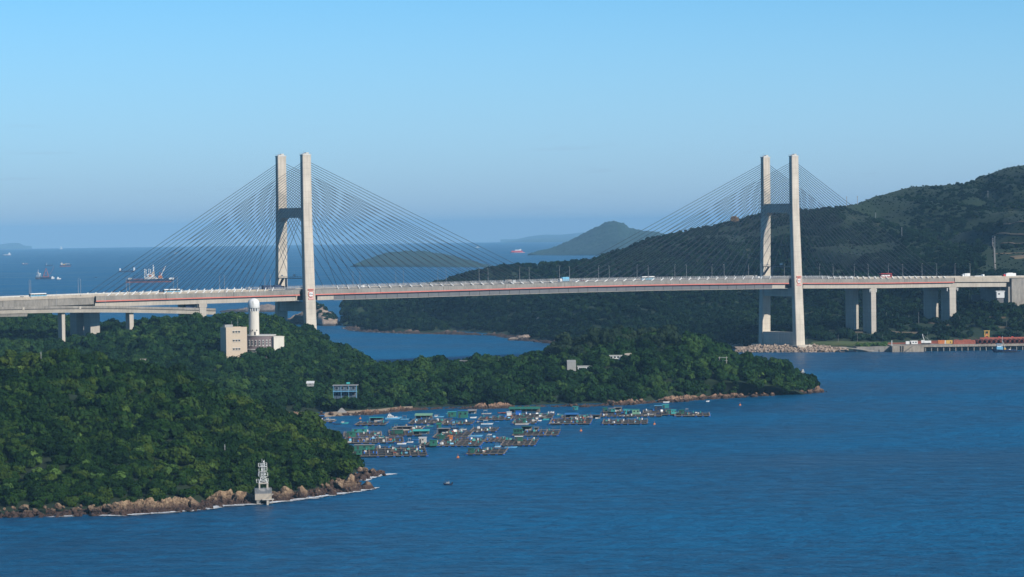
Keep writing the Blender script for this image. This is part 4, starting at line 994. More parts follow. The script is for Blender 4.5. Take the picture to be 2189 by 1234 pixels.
BUSH = []
def house(name, label, px, py, D, wpx, hpx, depth, wall, roofm, rz=0, storeys=1, win=3, roof='flat', over=.4, cat='house', basez=.6, bush=True):
    m_ = D/F; W, H = wpx*m_, hpx*m_; p = at(px, py, D)
    t = thing(name, label, cat, (p.x, p.y, p.z), rz)
    if bush: BUSH.append((p, W))
    b = MB(); b.box((0, depth/2, -basez), (W, depth, H+basez)); b.obj('wall', wall, t)
    b = MB()
    if roof == 'flat': b.box((0, depth/2, H), (W+over*2, depth+over*2, .3))
    elif roof == 'shed':
        b.poly([(-W/2-over, -over, H-.1), (W/2+over, -over, H-.1), (W/2+over, depth+over, H+.9), (-W/2-over, depth+over, H+.9)]); b.poly([(-W/2-over, -over, H-.3), (W/2+over, -over, H-.3), (W/2+over, depth+over, H+.7), (-W/2-over, depth+over, H+.7)])
        b.poly([(-W/2-over, -over, H-.3), (W/2+over, -over, H-.3), (W/2+over, -over, H-.1), (-W/2-over, -over, H-.1)])
        b.poly([(-W/2, .02, H), (-W/2, depth-.02, H), (-W/2, depth-.02, H+.75)]); b.poly([(W/2, .02, H), (W/2, depth-.02, H), (W/2, depth-.02, H+.75)])
    elif roof == 'gable':
        for sy in (0, 1):
            y0 = -over if sy == 0 else depth+over
            b.poly([(-W/2-over, y0, H-.1), (W/2+over, y0, H-.1), (W/2+over, depth/2, H+1.2), (-W/2-over, depth/2, H+1.2)])
        b.poly([(-W/2, 0, H), (-W/2, depth, H), (-W/2, depth/2, H+1.1)]); b.poly([(W/2, 0, H), (W/2, depth, H), (W/2, depth/2, H+1.1)])
    b.obj('roof', roofm, t)
    hs = H/storeys
    for s in range(storeys):
        for k in range(win):
            x = -W/2+W*(k+.5)/win; wn = ubox('window', 'white_dirty', t, (x, -.03, s*hs+hs*.36), (min(1.5, W/win*.6)+.25, .16, hs*.42+.2))
            ubox('pane', 'glass', t, (x, -.09, s*hs+hs*.36+.1), (min(1.5, W/win*.6), .14, hs*.42))
    return t
h = house('house', 'two-storey blue grey house with a flat overhanging roof behind the sandy bay', 738, 850, 1600, 48, 25, 8, 'bluehouse', 'tin', storeys=2, win=4, over=.8)
b = MB(); b.box((0, -1.6, 3.3), (13, 2.4, .2))
for x in (-6.2, -2, 2, 6.2): b.tube((x, -2.7, 0), (x, -2.7, 6.6), .1, 5)
for x in np.arange(-6.4, 6.5, .8): b.tube((x, -2.75, 3.5), (x, -2.75, 4.4), .035, 4)
b.obj('balcony', 'lblue', h); b = MB(); b.box((1.5, 4, 7.1), (1.8, 1.4, .9)); b.obj('roof_tank', 'turq', h)
h = house('block_house', 'plain windowless grey concrete block house on the headland ridge', 1222, 797, 1690, 19, 23, 6, 'greyblock', 'greyblock', win=0, over=.05, cat='building', roof='shed')
h = house('house', 'small white flat-roofed house right of the grey block house', 1250, 797, 1690, 29, 13, 5.5, 'white', 'white_dirty', win=3, basez=2.5)
h = house('house', 'long low white house with wide windows under the casuarinas', 1318, 768, 1715, 29, 7, 5.5, 'white', 'white_dirty', win=4, over=.3)
h = house('outhouse', 'small pinkish shed at the right end of the long white house', 1343, 765, 1718, 12, 6, 4, 'white_dirty', 'conc_tan', win=1, roof='shed', cat='shed')
h = house('house', 'low house half hidden by trees with a white slab roof', 1158, 775, 1740, 17, 8, 5, 'greyblock', 'white', win=2, over=.5)
h = house('house', 'blue grey hut with a flat grey roof left on the headland ridge', 985, 781, 1745, 24, 9, 6, 'bluehouse', 'tin', win=2, over=.6)
h = house('house', 'brown grey-roofed shed between the open-crowned tree and the white slab roof', 1075, 780, 1745, 20, 8, 6, 'wood_l', 'tin', win=2, over=.5)
h = house('hut', 'tiny white hut on the dark slope right of the round banyan', 1495, 783, 1712, 8, 7, 2.5, 'white', 'white', win=0, roof='gable', over=.2)
h = house('hut', 'tiny white-roofed hut in the forest left of the blue grey house', 663, 824, 1640, 14, 5, 4, 'greyblock', 'white', win=1, roof='shed')
h = house('hut', 'tiny pale hut in the forest behind the near hill ridge', 305, 773, 1700, 10, 4, 3.5, 'white_dirty', 'conc_tan', win=0)
L_ = []
for p_, W_ in BUSH:
    for k in range(int(W_/2.2)+2): L_.append((p_.x-W_/2-1+k*2.3+U_(-.6, .6), p_.y-U_(2.8, 5.5), p_.z-U_(3.4, 5.2)))
forest('shrubs', 'mid', L_, .75, 1.15, 44, 'bushy trees pressed against the headland houses', cat='shrubs', sink=.3)
# waterside shelter with a hipped grey roof
p = at(730, 893, 1572); t = thing('shelter', 'small open shelter with a hipped grey roof at the water edge of the sandy bay', 'shelter', p)
b = MB(); b.box((0, 2.4, 2.6), (5.4, 5.0, 2.4), top=(.12, .12)); b.obj('roof', 'tin', t)
for x, y in ((-2.1, .5), (2.1, .5), (-2.1, 4.3), (2.1, 4.3)): ucyl('post', 'conc', t, (x, y, -1), .16, 3.7)
b = MB(); b.box((0, 2.4, -.9), (5.6, 5.2, .9)); b.obj('platform', 'conc', t)
# steel portal frame, white post, navigation mark
p = hit(mid, 1546, 800); t = thing('power_pole_frame', 'H-shaped double pole with cross arms in the trees above the headland rocks', 'power pole', p-Vector((0, 0, 1)))
for x in (-2.0, 2.0): ucyl('pole', 'conc', t, (x, 0, 0), .16, 11.0)
for z in (8.6, 10.4): ubox('cross_arm', 'rail', t, (0, 0, z), (5.2, .22, .25))
p = at(1750, 836, 1735); t = thing('marker_post', 'white marker post on the rocks at the headland tip', 'post', (p.x, p.y, p.z-1)); ucyl('post', 'white', t, (0, 0, 0), .28, 3.6); ubox('post_board', 'white', t, (0, 0, 2.9), (1.0, .15, .9))
p = at(1716, 806, 1765); t = thing('navigation_light', 'small white navigation light standing at the far side of the headland slope', 'beacon', (p.x, p.y, p.z-2))
ucyl('post', 'white', t, (0, 0, 0), .3, 6.5); ubox('platform', 'white', t, (0, 0, 4.8), (2.2, 2.2, .2)); ucyl('lantern', 'white_dirty', t, (0, 0, 5.0), .55, 1.5)
for x in (-1, 1): ubox('rail_post', 'rail', t, (x, -1, 5), (.12, .12, 1.1))

# the white beacon tower on its concrete base at the near shore
p = sea(565, 1079); bt = thing('beacon_tower', 'white steel lattice beacon mast on a tan concrete base at the surf line', 'beacon', p, math.radians(8))
b = MB(); b.box((-.3, 1.8, 1.7), (5.9, 4.4, 2.3)); b.obj('base_block', 'conc_tan', bt)
b = MB(); b.box((-2.0, 1.0, -1), (1.4, 2.4, 2.8)); b.box((1.2, 2.6, -1), (1.2, 1.8, 2.8)); b.box((-.4, 3.2, -1), (5, 1, 2.8)); b.obj('base_pile', 'conc_old', bt)
for x in (1.15, 2.9): ubox('landing_column', 'conc', bt, (x, -1.0, -.8 if x < 2 else .6), (.7 if x < 2 else .35, .7, 2.6 if x < 2 else 1.3))
ubox('landing_slab', 'conc', bt, (1.3, -.9, 1.75), (4.2, 1.4, .35))
b = MB()
for k in range(7): b.box((1.0+k*.34, .0-.6, 2.05+k*.26), (.36, 1.0, .26))
b.obj('steps', 'conc', bt)
b = MB()
for x in np.arange(-3.2, 2.7, .2): b.box((x, -.45, 4.0), (.1, .08, 1.9)); b.box((x, 4.0, 4.0), (.1, .08, 1.9))
for y in np.arange(-.4, 4.1, .2): b.box((-3.2, y, 4.0), (.08, .1, 1.9)); b.box((2.6, y, 4.0), (.08, .1, 1.9))
for z in (4.05, 5.8): b.box((-.3, -.45, z), (5.9, .14, .1)); b.box((2.6, 1.8, z), (.14, 4.5, .1)); b.box((-3.2, 1.8, z), (.14, 4.5, .1))
b.obj('railing', 'rail', bt)
b = MB(); b.box((-.25, 1.3, 4.0), (4.6, .25, 1.6)); b.obj('equipment_cabin', 'greyblock', bt)
for x, y in ((-1.6, .6), (1.3, .6), (-1.6, 3.2), (1.3, 3.2)): ubox('frame_column', 'conc', bt, (x, y, 4.0), (.5, .5, 3.4))
ubox('frame_slab', 'conc', bt, (-.15, 1.9, 7.4), (3.6, 3.4, .3))
def lattice(lv, r, d0=(0, 0), n=4):
    b = MB()
    for (z0, a0), (z1, a1) in zip(lv[:-1], lv[1:]):
        c0 = [(d0[0]+sx*a0, d0[1]+sy*a0, z0) for sx, sy in ((-1, -1), (1, -1), (1, 1), (-1, 1))]; c1 = [(d0[0]+sx*a1, d0[1]+sy*a1, z1) for sx, sy in ((-1, -1), (1, -1), (1, 1), (-1, 1))]
        for k in range(4):
            b.tube(c0[k], c1[k], r, n); b.tube(c1[k], c1[(k+1) % 4], r*.7, n); b.tube(c0[k], c1[(k+1) % 4], r*.6, n); b.tube(c0[(k+1) % 4], c1[k], r*.6, n)
    return b
lattice([(7.7, 1.5), (8.7, 1.15), (9.7, .78)], .10, (-.15, 1.9)).obj('mast_foot', 'white', bt)
lattice([(9.7, .6), (10.7, .58), (11.7, .56), (12.7, .54), (13.7, .52), (14.7, .5)], .085, (-.15, 1.9)).obj('mast', 'white', bt)
for z, sx, w_ in ((7.8, -2.0, .9), (10.0, 1.15, 1.0), (12.1, 1.0, .8), (13.6, 1.0, .7), (13.5, -1.3, .7), (10.2, -1.4, .6), (8.0, 1.4, .7)):
    b = MB(); x0, x1 = -.15+(sx-w_/2), -.15+(sx+w_/2)
    for x in (x0, x1): b.tube((x, 1.2, z), (x, 1.2, z+1.25), .055, 4); b.tube((x, 2.4, z), (x, 2.4, z+1.25), .055, 4)
    for zz in (z, z+.65, z+1.25): b.tube((x0, 1.2, zz), (x1, 1.2, zz), .05, 4); b.tube((x0, 1.2, zz), (x0, 2.4, zz), .05, 4); b.tube((x1, 1.2, zz), (x1, 2.4, zz), .05, 4)
    b.obj('platform_rail', 'white', bt)
for z in (9.7, 11.7, 13.4): ubox('platform', 'white_dirty', bt, (-.15, 1.9, z), (2.6, 1.8, .12))
for x, z, h_ in ((-1.5, 11.0, 2.6), (-.5, 14.7, 1.6), (.35, 14.7, 1.2), (-1.75, 9.7, 3.0)): ucyl('aerial', 'white', bt, (x, 1.9, z), .055, h_, 5)
for x, z in ((.1, 15.0), (-.6, 12.2), (.5, 10.5)): ubox('lantern', 'white', bt, (x, 1.4, z), (.4, .4, .6))

# slim poles rising from the forest and the far slopes
def slim_pole(land, px, yb, yt, label, arm=False):
    p = hit(land, px, yb); D = p.y; H = (yb-yt)*D/F
    t = thing('utility_pole', label, 'utility pole', p-Vector((0, 0, 3))); ucyl('pole', 'rail', t, (0, 0, 0), .16 if D < 2000 else .22, H+3, 6)
    ubox('cross_arm', 'rail', t, (0, 0, H+2.2), (1.4 if arm else .5, .2, .2))
for px, yb, yt, lb in ((481, 990, 950, 'thin grey pole in the forest up left of the white beacon'), (349, 873, 846, 'thin grey pole in the middle of the near hill'), (88, 786, 752, 'thin grey pole on the near hill ridge, leftmost'), (200, 800, 782, 'thin grey pole just below the near hill ridge')):
    slim_pole(near, px, yb, yt, lb)
for px, yb, yt, lb in ((1810, 434, 420, 'power pole on the far ridge where the stay cables end'), (1833, 430, 419, 'power pole on the far ridge, right of the stay cables'), (1872, 470, 455, 'power pole on the upper far slope'), (1928, 508, 486, 'tallest power pole, halfway up the far slope'),
                       (2112, 422, 408, 'power pole high on the slope near the right edge'), (2127, 560, 505, 'tall pole beside the cut terraces')):
    slim_pole(far, px, yb, yt, lb, True)

# ------------------------------------------------------------------ right shore: riprap, quay, roads
def pts_between(x0, x1, ya, yb, n, D1=2287):
    out = []
    for _ in range(n):
        x = U_(x0, x1); f = R_.random(); a = sea(x, np.interp(x, [1555, 1640, 1800, 1860], ya)); bq = at(x, np.interp(x, [1555, 1640, 1800, 1860], yb), 2283)
        e = min(1, (x-x0)/30, (x1-x)/45); out.append(a.lerp(bq, f*e)+Vector((0, 0, U_(-.2, .35))))
    return out
SRC['stone'] = source_collection('stone', BM['rock_c'][:5]); CR['stone'] = BM['rock_c'][:5]
sm = [boulder_mesh(200+i, 'riprap') for i in range(5)]; CR['stone'] = sm; SRC['stone'] = source_collection('riprap', sm)
b = MB(); xs_ = np.linspace(1572, 1812, 24); A = [sea(x, 754.3).lerp(at(x, 741.5, 2284), 1-min(1, (x-1570)/30, (1814-x)/45))+Vector((0, 0, -.6)) for x in xs_]; Bq = [at(x, 741.5, 2284)+Vector((0, 0, -.6)) for x in xs_]
b2 = grid_mesh('embankment', [A, Bq, [v+Vector((0, 14, .3)) for v in Bq]], 'riprap', smooth=False); prop(link('embankment', b2), kind='structure')
forest('riprap', 'stone', pts_between(1572, 1812, (753.5, 754, 753, 752), (741, 740.5, 741, 742), 3000), .7, 1.7, 12, 'slope of pale riprap stones below the right bridge tower', cat='riprap', sink=.25, zs=(.6, 1))
forest('riprap', 'stone', [at(U_(1552, 1640), U_(738, 746), U_(2330, 2350))+Vector((0, 0, .3)) for _ in range(600)], .6, 1.4, 13, 'second low bank of riprap stones left behind the right bridge tower', cat='riprap', sink=.2, zs=(.6, 1))
def ribbon(name, land, pix, wid, m, lift=.35, kind='structure'):
    C = [hit(land, x, y) for x, y in pix]; pts = []
    for i in range(len(C)-1):
        k = max(1, int((C[i+1]-C[i]).length/6))
        for a in range(k):
            p = C[i].lerp(C[i+1], a/k); pts.append(p)
    pts.append(C[-1]); P = []
    for sgn in (-1, 1):
        row = []
        for i, p in enumerate(pts):
            t = (pts[min(i+1, len(pts)-1)]-pts[max(0, i-1)]); t.z = 0; t.normalize(); nn = Vector((-t.y, t.x, 0)); qx = p+nn*sgn*wid/2
            row.append((qx.x, qx.y, max(land.z(p.x, p.y, p.z), land.z(qx.x, qx.y, p.z))+lift))
        P.append(row)
    P = [P[0], P[1], [(x, y, z-1.5) for x, y, z in P[1]]] 
    P = [[(x, y, z-1.5) for x, y, z in P[0]]]+P
    return prop(link(name, grid_mesh(name, P, m, smooth=False)), kind=kind)
ribbon('path', far, [(1905, 687), (1950, 689.5), (1990, 692), (2030, 696)], 2.4, 'terrace', .9)
ribbon('path', far, [(1790, 711), (1850, 711), (1920, 711.5), (2000, 710.5), (2050, 711)], 2.2, 'terrace', .6)
ribbon('path', far, [(1935, 667), (1970, 665.5), (2010, 664)], 2.0, 'hillgrass', .5)
ribbon('path', far, [(2070, 678), (2110, 679), (2150, 680)], 2.0, 'terrace', .6)
ribbon('path', far, [(2095, 699), (2140, 701), (2200, 704)], 3.0, 'terrace', .6)
for y0, x0 in ((481, 2135), (503, 2125), (521, 2140), (543, 2128)):
    ribbon('terrace_edge', far, [(x0, y0), (2160, y0-1), (2215, y0-2)], 1.8, 'terrace', .4)
ribbon('terrace_edge', far, [(2163, 552), (2190, 549), (2215, 548)], 9, 'terrace', .4)
ribbon('drain_channel', far, [(2122, 505), (2126, 540), (2128, 580)], 1.3, 'conc_old', .5)
ribbon('grass_verge', far, [(1735, 735), (1780, 735), (1830, 736), (1880, 737), (1925, 738)], 12, 'grass', .25)
LQ = [(1792, 733, 716), (1833, 731, 714), (1887, 730, 715), (1895, 687, 668), (1908, 688, 672), (1943, 690, 673), (1964, 691, 667.5), (2052, 695, 676), (2152, 701, 685), (2044, 722, 707), (1983, 724, 709), (2176, 722, 706), (1983, 664, 650), (2049, 657, 642), (2072, 646, 628), (1725, 737, 720)]
LQ.sort()
for k, (px, yb, yt) in enumerate(LQ):
    p = hit(far, px, yb); H = (yb-yt)*p.y/F
    where = 'at the quay level' if yb > 715 else ('along the middle service road' if yb > 670 else 'under the deck of the right approach')
    lamp(p-Vector((0, 0, 1.0)), 0, f'small lamp post {where}, {ORD[k]} from the tower', 'lamp posts on the right shore', (H+1)/11.6)

qy = 2246.0
def qx(px, D=qy): return at(px, 745, D).x
t = thing('quay', 'long concrete quay with a dark piled face right of the bridge tower', 'quay', (0, 0, 0))
zq = 4.35
b = MB(); x0, x1 = qx(1973), qx(2330); b.box(((x0+x1)/2, qy+34, zq-1.0), (x1-x0, 66, 1.0)); b.obj('deck', 'apron', t)
b = MB(); b.box(((x0+x1)/2, qy+.9, zq-1.5), (x1-x0, .8, 1.62)); b.obj('edge_beam', 'quay', t)
b = MB(); b.box(((x0+x1)/2, qy+7, -1), (x1-x0, .6, zq-.2)); b.obj('back_wall', 'conc_old', t)
k = 0; x = x0+2
while x < x1: ucyl('pile', 'conc_old', t, (x, qy+1.6, -1), .38, zq-.5, 8); x += 4.6
b = MB(); xa, xb = qx(1905), qx(1973); ya = qy-6.5
b.box(((xa+xb)/2, ya+16, -1), (xb-xa, 32, zq+.95)); b.obj('pier_block', 'quay', t)
for xx, wd in ((qx(1923), .7), (qx(1928), .7)): ubox('fender', 'black', t, (xx, ya-.12, .1), (wd, .5, zq-.2))
b = MB()
for k in range(14): b.box((qx(1933)+k*.42, ya-.6, .2+k*.29), (.45, 1.2, .3))
b.obj('stairs', 'conc_old', t)
b = MB(); xa, xb = qx(1832), qx(1905); b.box(((xa+xb)/2, qy+14, -1), (xb-xa, 22, zq+.3)); b.obj('sea_wall', 'conc_old', t)
b = MB(); b.ring([[(qx(1800), qy+3, z), (qx(1800), qy+5, z), (qx(1868), qy+1.2, z-3.0+.1), (qx(1868), qy-.6, z-3.0+.1)] for z in (3.3, 3.75)]); b.obj('ramp', 'conc', t)
ucyl('mooring_post', 'white', t, (qx(1904.5), ya+1, zq-.1), .28, 4.2)
rng2 = np.random.default_rng(9)
forest('shrubs', 'bright', [Vector((U_(qx(1835), qx(1902)), qy+U_(6, 22), zq-.8)) for _ in range(60)], .5, 1.1, 21, 'green bushes on top of the sea wall beside the quay', cat='shrubs', sink=0)
def qthing(name, label, cat, px, py, D, rz=0): 
    p = at(px, py, D); return thing(name, label, cat, (p.x, p.y, zq+.004), rz)
t = qthing('site_office', 'white two-box site office on the quay corner', 'cabin', 1949, 738, 2262); ubox('cabin_wall', 'white', t, (1.6, 0, .3), (5.6, 3, 2.5)); ubox('cabin_wall', 'white', t, (-3.2, 0, .3), (2.8, 2.6, 2.2)); ubox('cabin_roof', 'white_dirty', t, (1.6, 0, 2.8), (5.9, 3.3, .2)); ubox('window', 'glass', t, (1, -1.5, 1.2), (1.1, .1, .8)); ubox('window', 'glass', t, (3, -1.5, 1.2), (1.1, .1, .8)); ubox('door', 'joint', t, (-1.0, -1.2, .3), (.9, .9, 1.9))
t = qthing('crawler_crane', 'white crawler crane with a short raised jib on the quay', 'crane', 1979, 736, 2262); ubox('crane_body', 'white', t, (1.2, 0, 1.0), (5.6, 2.6, 1.7)); ubox('cab', 'white', t, (-2.6, -.4, 1.0), (1.8, 1.4, 2.2)); ubox('track', 'black', t, (0, -1.3, 0), (6.4, .8, .95)); ubox('track', 'black', t, (0, 1.3, 0), (6.4, .8, .95)); rod('jib', 'white', t, (-1, 0, 2.4), (-2.6, 0, 7.8), .22); rod('jib_stay', 'rail', t, (3.2, 0, 2.6), (-2.6, 0, 7.8), .07)
t = qthing('steel_plate_stack', 'long low stack of rusty red steel plates behind the white crane', 'steel stack', 1982, 731, 2275)
for k in range(4): ubox('plate', 'rust', t, (U_(-.6, .6), 0, k*.55), (17, 3, .48))
t = qthing('steel_plate_stack', 'lower long stack of reddish steel left of the white site office', 'steel stack', 1912, 735, 2275)
for k in range(2): ubox('plate', 'rust', t, (U_(-.6, .6), 0, k*.5), (20, 2.5, .45))
t = qthing('cargo_container', 'orange open-topped steel skip on the quay', 'container', 2012, 731.5, 2268); b = MB(); b.box((0, 0, 0), (4.4, 2.6, 2.7), top=(1.18, 1.1)); b.obj('skip_body', 'orange', t); ubox('rib', 'orange', t, (-1.2, -1.42, .3), (.2, .2, 2.1)); ubox('rib', 'orange', t, (1.2, -1.42, .3), (.2, .2, 2.1))
t = qthing('cargo_container', 'narrow white container between the orange skip and the yellow container', 'container', 2019.5, 731.5, 2268); ubox('container_body', 'white', t, (0, 0, 0), (1.5, 2.4, 2.6)); ubox('container_door', 'white_dirty', t, (0, -1.25, .2), (1.1, .1, 2.1))
t = qthing('cargo_container', 'yellow ochre container on the quay right of the orange skip', 'container', 2029, 731.5, 2268); ubox('container_body', 'yellow', t, (0, 0, 0), (4.8, 2.4, 2.6)); ubox('container_door', 'joint', t, (.9, -1.25, .5), (.5, .1, 1.2))
t = qthing('steel_caisson', 'long rusty brown steel caisson lying on the quay', 'caisson', 2061, 736.5, 2258); b = MB(); b.box((0, 0, 0), (17, 5, 2.9), top=(.96, .9)); b.box((-6, 0, 2.9), (4, 2, .5)); b.box((2, 0, 2.9), (6, 2, .5)); b.obj('caisson_hull', 'rust', t)
for k in range(5): ubox('caisson_frame', 'rust', t, (-6.8+k*3.4, -2.3, .2), (.25, .25, 2.5))
t = qthing('gantry', 'yellow ochre steel gantry standing behind the rusty pipes', 'gantry', 2109.5, 724, 2290)
for x in (-1.6, 1.6):
    for y in (-1, 1): ubox('gantry_leg', 'yellow', t, (x, y, 0), (.5, .5, 8.3))
ubox('gantry_beam', 'yellow', t, (0, 0, 8.3), (4.4, 2.8, .5)); ubox('gantry_beam', 'yellow', t, (0, 0, 4.6), (3.6, 2.2, .4)); b = MB(); b.tube((-1.4, 0, 1), (1.2, 0, 4.4), .22, 5); b.tube((1.4, 0, 1), (-1.0, 0, 4.4), .22, 5); b.obj('gantry_brace', 'orange', t); ubox('winch', 'orange', t, (0, 0, 5.0), (1.7, 1.4, 1.4))
def pipe_mesh():
    b = MB(); n = 20; R1, R2 = 1.62, 1.42
    for r0, r1, y0, y1 in ((R1, R1, 0, 17), (R2, R2, 0, 17), (R1, R2, 0, 0), (R1, R2, 17, 17)):
        for k in range(n):
            a0, a1 = 2*PI*k/n, 2*PI*(k+1)/n
            b.poly([(r0*math.cos(a0), y0, r0*math.sin(a0)), (r0*math.cos(a1), y0, r0*math.sin(a1)), (r1*math.cos(a1), y1, r1*math.sin(a1)), (r1*math.cos(a0), y1, r1*math.sin(a0))])
    return b.mesh('steel_pipe', 'rust')
pm_ = pipe_mesh()
for k in range(11):
    p = at(2095+k*9.9, 737, 2254); o = link('steel_pipe', pm_, None, (p.x, p.y, zq+1.63), U_(-.03, .03)); prop(o, f'huge open rusty steel pipe lying on the quay, {ORD[k]} of the row from the left', 'pipe', 'row of rusty steel pipes on the quay')
t = qthing('steel_caisson', 'rusty red steel deck section laid on top of the far end of the pipe row', 'caisson', 2150, 727, 2276); b = MB(); b.box((0, 0, 0), (40, 4, 4.0)); b.obj('section_hull', 'rust', t)
for k in range(4): ubox('lug', 'cardred', t, (-15+k*10, 0, 4.0), (1.6, 1.2, .5))
# white control cabin and retaining wall under the approach
t = thing('control_cabin', 'white round-cornered control cabin under the right end of the bridge', 'cabin', at(2139, 637, 2390)-Vector((0, 0, .5)))
b = MB(); b.box((0, 2.5, .5), (6.2, 5, 5.0)); b.box((0, 2.5, 5.5), (7.4, 5.6, .6)); b.obj('cabin_wall', 'white', t); ubox('window', 'glass', t, (-1.2, -.05, 3.2), (1.4, .15, 1)); ucyl('aerial', 'rail', t, (0, 2, 6.1), .08, 3.6, 5)
ubox('base', 'steel', t, (0, 2.5, -6), (5, 4, 6.5))  # dark tone stands in for bridge shade on the base
q_ = at(2139, 655, 2380); forest('shrubs', 'far', [Vector((q_.x+U_(-10, 10), q_.y+U_(-4, 4), q_.z+U_(-2, .5))) for _ in range(26)], .9, 1.4, 51, 'dark trees below the white control cabin', cat='shrubs', sink=.3)
t = thing('retaining_wall', 'retaining wall beneath the right approach, dark grey standing in for bridge shade', 'wall', at(2105, 640, 2455)); ubox('wall_panel', 'steel', t, (0, 0, -7), (22, .8, 11)); ubox('wall_panel', 'steel', t, (-20, 1, -8), (17.5, .8, 6.0))  # shadow of the bridge put into the dark panel colour
p = hit(far, 1572, 470); o = link('boulder', BM['rock'][2], None, p+Vector((0, 0, .8)), 0, (4.5, 3.5, 3)); prop(o, 'single pale pinkish rock high on the far slope behind the left cable fan', 'boulder')
p = hit(far, 1296, 556); o = link('boulder', BM['rock'][1], None, p, 0, (4.5, 2, 1)); prop(o, 'flat pale slab on the far slope above the deck', 'boulder')
for px, py, s, lb in ((1145, 637, 2.4, 'small pale boulder in the woods right under the deck'), (1150, 691, 2.2, 'pale boulder in the woods above the low point')):
    p = hit(far, px, py); o = link('boulder', BM['rock_c'][3], None, p+Vector((0, 0, 4)), 0, (s, s, s)); prop(o, lb, 'boulder')

# ------------------------------------------------------------------ boats
def hull_mesh(L, B, H, mats, bow=.9, draft=.4, sheer=.25, band=.3, transom=.8):
    """lofted hull, x forward; mats = (topside, bottom band, deck)"""
    b = MB(); n = 11; S = []
    for k in range(n):
        t = k/(n-1); x = -L/2+L*t
        wdt = B/2*(transom+(1-transom)*min(1, t/.3))*(1-max(0, (t-.45)/.55)**2.3) + .02
        zt_ = H*(1+sheer*max(0, t-.4)**2*4); f = .55+.25*(1-t)
        S.append((x, wdt, zt_, f))
    lv = [(-draft, 0), (band*H, .55), (1, 1)]
    for sg in (1, -1):
        for k in range(n-1):
            x0, w0, z0, f0 = S[k]; x1, w1, z1, f1 = S[k+1]; r0 = L*.05*(k/(n-1))**4; r1 = L*.05*((k+1)/(n-1))**4
            rows = lambda x, w_, z, f, rk: [(x-rk*2, sg*w_*f, -draft), (x-rk, sg*w_*(f+1)/2, band*H), (x+rk, sg*w_, z)]
            A, C = rows(x0, w0, z0, f0, r0), rows(x1, w1, z1, f1, r1)
            for j in range(2): b.poly([A[j], C[j], C[j+1], A[j+1]], 1 if j == 0 else 0)
    for k in range(n-1):
        x0, w0, z0, f0 = S[k]; x1, w1, z1, f1 = S[k+1]; r0 = L*.05*(k/(n-1))**4; r1 = L*.05*((k+1)/(n-1))**4
        b.poly([(x0+r0, -w0*.93, z0-.16*H), (x1+r1, -w1*.93, z1-.16*H), (x1+r1, w1*.93, z1-.16*H), (x0+r0, w0*.93, z0-.16*H)], 2)
    x, w_, z, f = S[0]; b.poly([(x, -w_*f, -draft), (x, -w_*(f+1)/2, band*H), (x, -w_, z), (x, w_, z), (x, w_*(f+1)/2, band*H), (x, w_*f, -draft)], 0)
    return b.mesh('hull', mats)
_hc = {}
def boat(px, py, Lpx, label, style='sampan', c=('lblue', 'navy', 'wood'), cab='white', rz=0.0, group='small boats among the fish rafts', cat='boat', name=None):
    p = sea(px, py); m_ = p.y/F; L = Lpx*m_/max(.4, abs(math.cos(rz))); p.z = seaz(p.x, p.y)
    t = thing(name or {'cruiser': 'motor_cruiser', 'sampan': 'sampan', 'work': 'work_boat', 'skiff': 'skiff'}.get(style, 'boat'), label, cat, p, rz, group)
    B = L*.3 if L < 9 else L*.26; H = max(.55, L*.10)
    key = (round(L, 1), c)
    if key not in _hc: _hc[key] = hull_mesh(L, B, H, c)
    link('hull', _hc[key], t)
    if style == 'cruiser':
        b = MB(); b.box((-L*.18, 0, H*.85), (L*.42, B*.78, L*.12), top=(.82, .9)); b.box((-L*.22, 0, H*.85+L*.12), (L*.22, B*.62, L*.10), top=(.7, .85)); b.box((L*.16, 0, H*.9), (L*.3, B*.5, L*.05), top=(.5, .7)); b.obj('cabin', cab, t)
        for k in range(3): ubox('window', 'glass', t, (-L*.30+k*L*.11, -B*.385, H*.85+L*.04), (L*.08, .12, L*.05))
        ubox('window', 'glass', t, (-L*.22, -B*.3, H*.85+L*.15), (L*.13, .1, L*.035)); ucyl('mast', cab, t, (-L*.25, 0, H*.85+L*.2), .06, L*.12, 5)
    elif style == 'work':
        ubox('cabin', cab, t, (-L*.2, 0, H*.84), (L*.24, B*.6, L*.14)); ubox('cabin_roof', 'white_dirty', t, (-L*.19, 0, H*.84+L*.14), (L*.30, B*.72, .12)); ubox('window', 'glass', t, (-L*.2, -B*.31, H*.84+L*.07), (L*.16, .08, L*.045))
        ucyl('mast', 'rail', t, (L*.05, 0, H*.8), .06, L*.28, 5)
    elif style == 'sampan':
        for x in (-L*.28, L*.06):
            for y in (-B*.32, B*.32): ucyl('canopy_post', 'rail', t, (x, y, H*.7), .05, 1.7, 5)
        ubox('canopy', cab, t, (-L*.11, 0, H*.7+1.7), (L*.42, B*.8, .12))
        ubox('outboard_motor', 'black', t, (-L*.52, 0, H*.4), (.4, .4, .9))
    else:
        ubox('thwart', 'wood_l', t, (0, 0, H*.62), (.3, B*.8, .08)); ubox('thwart', 'wood_l', t, (-L*.25, 0, H*.62), (.3, B*.75, .08)); ubox('outboard_motor', 'black', t, (-L*.52, 0, H*.4), (.35, .35, .9))
    return t

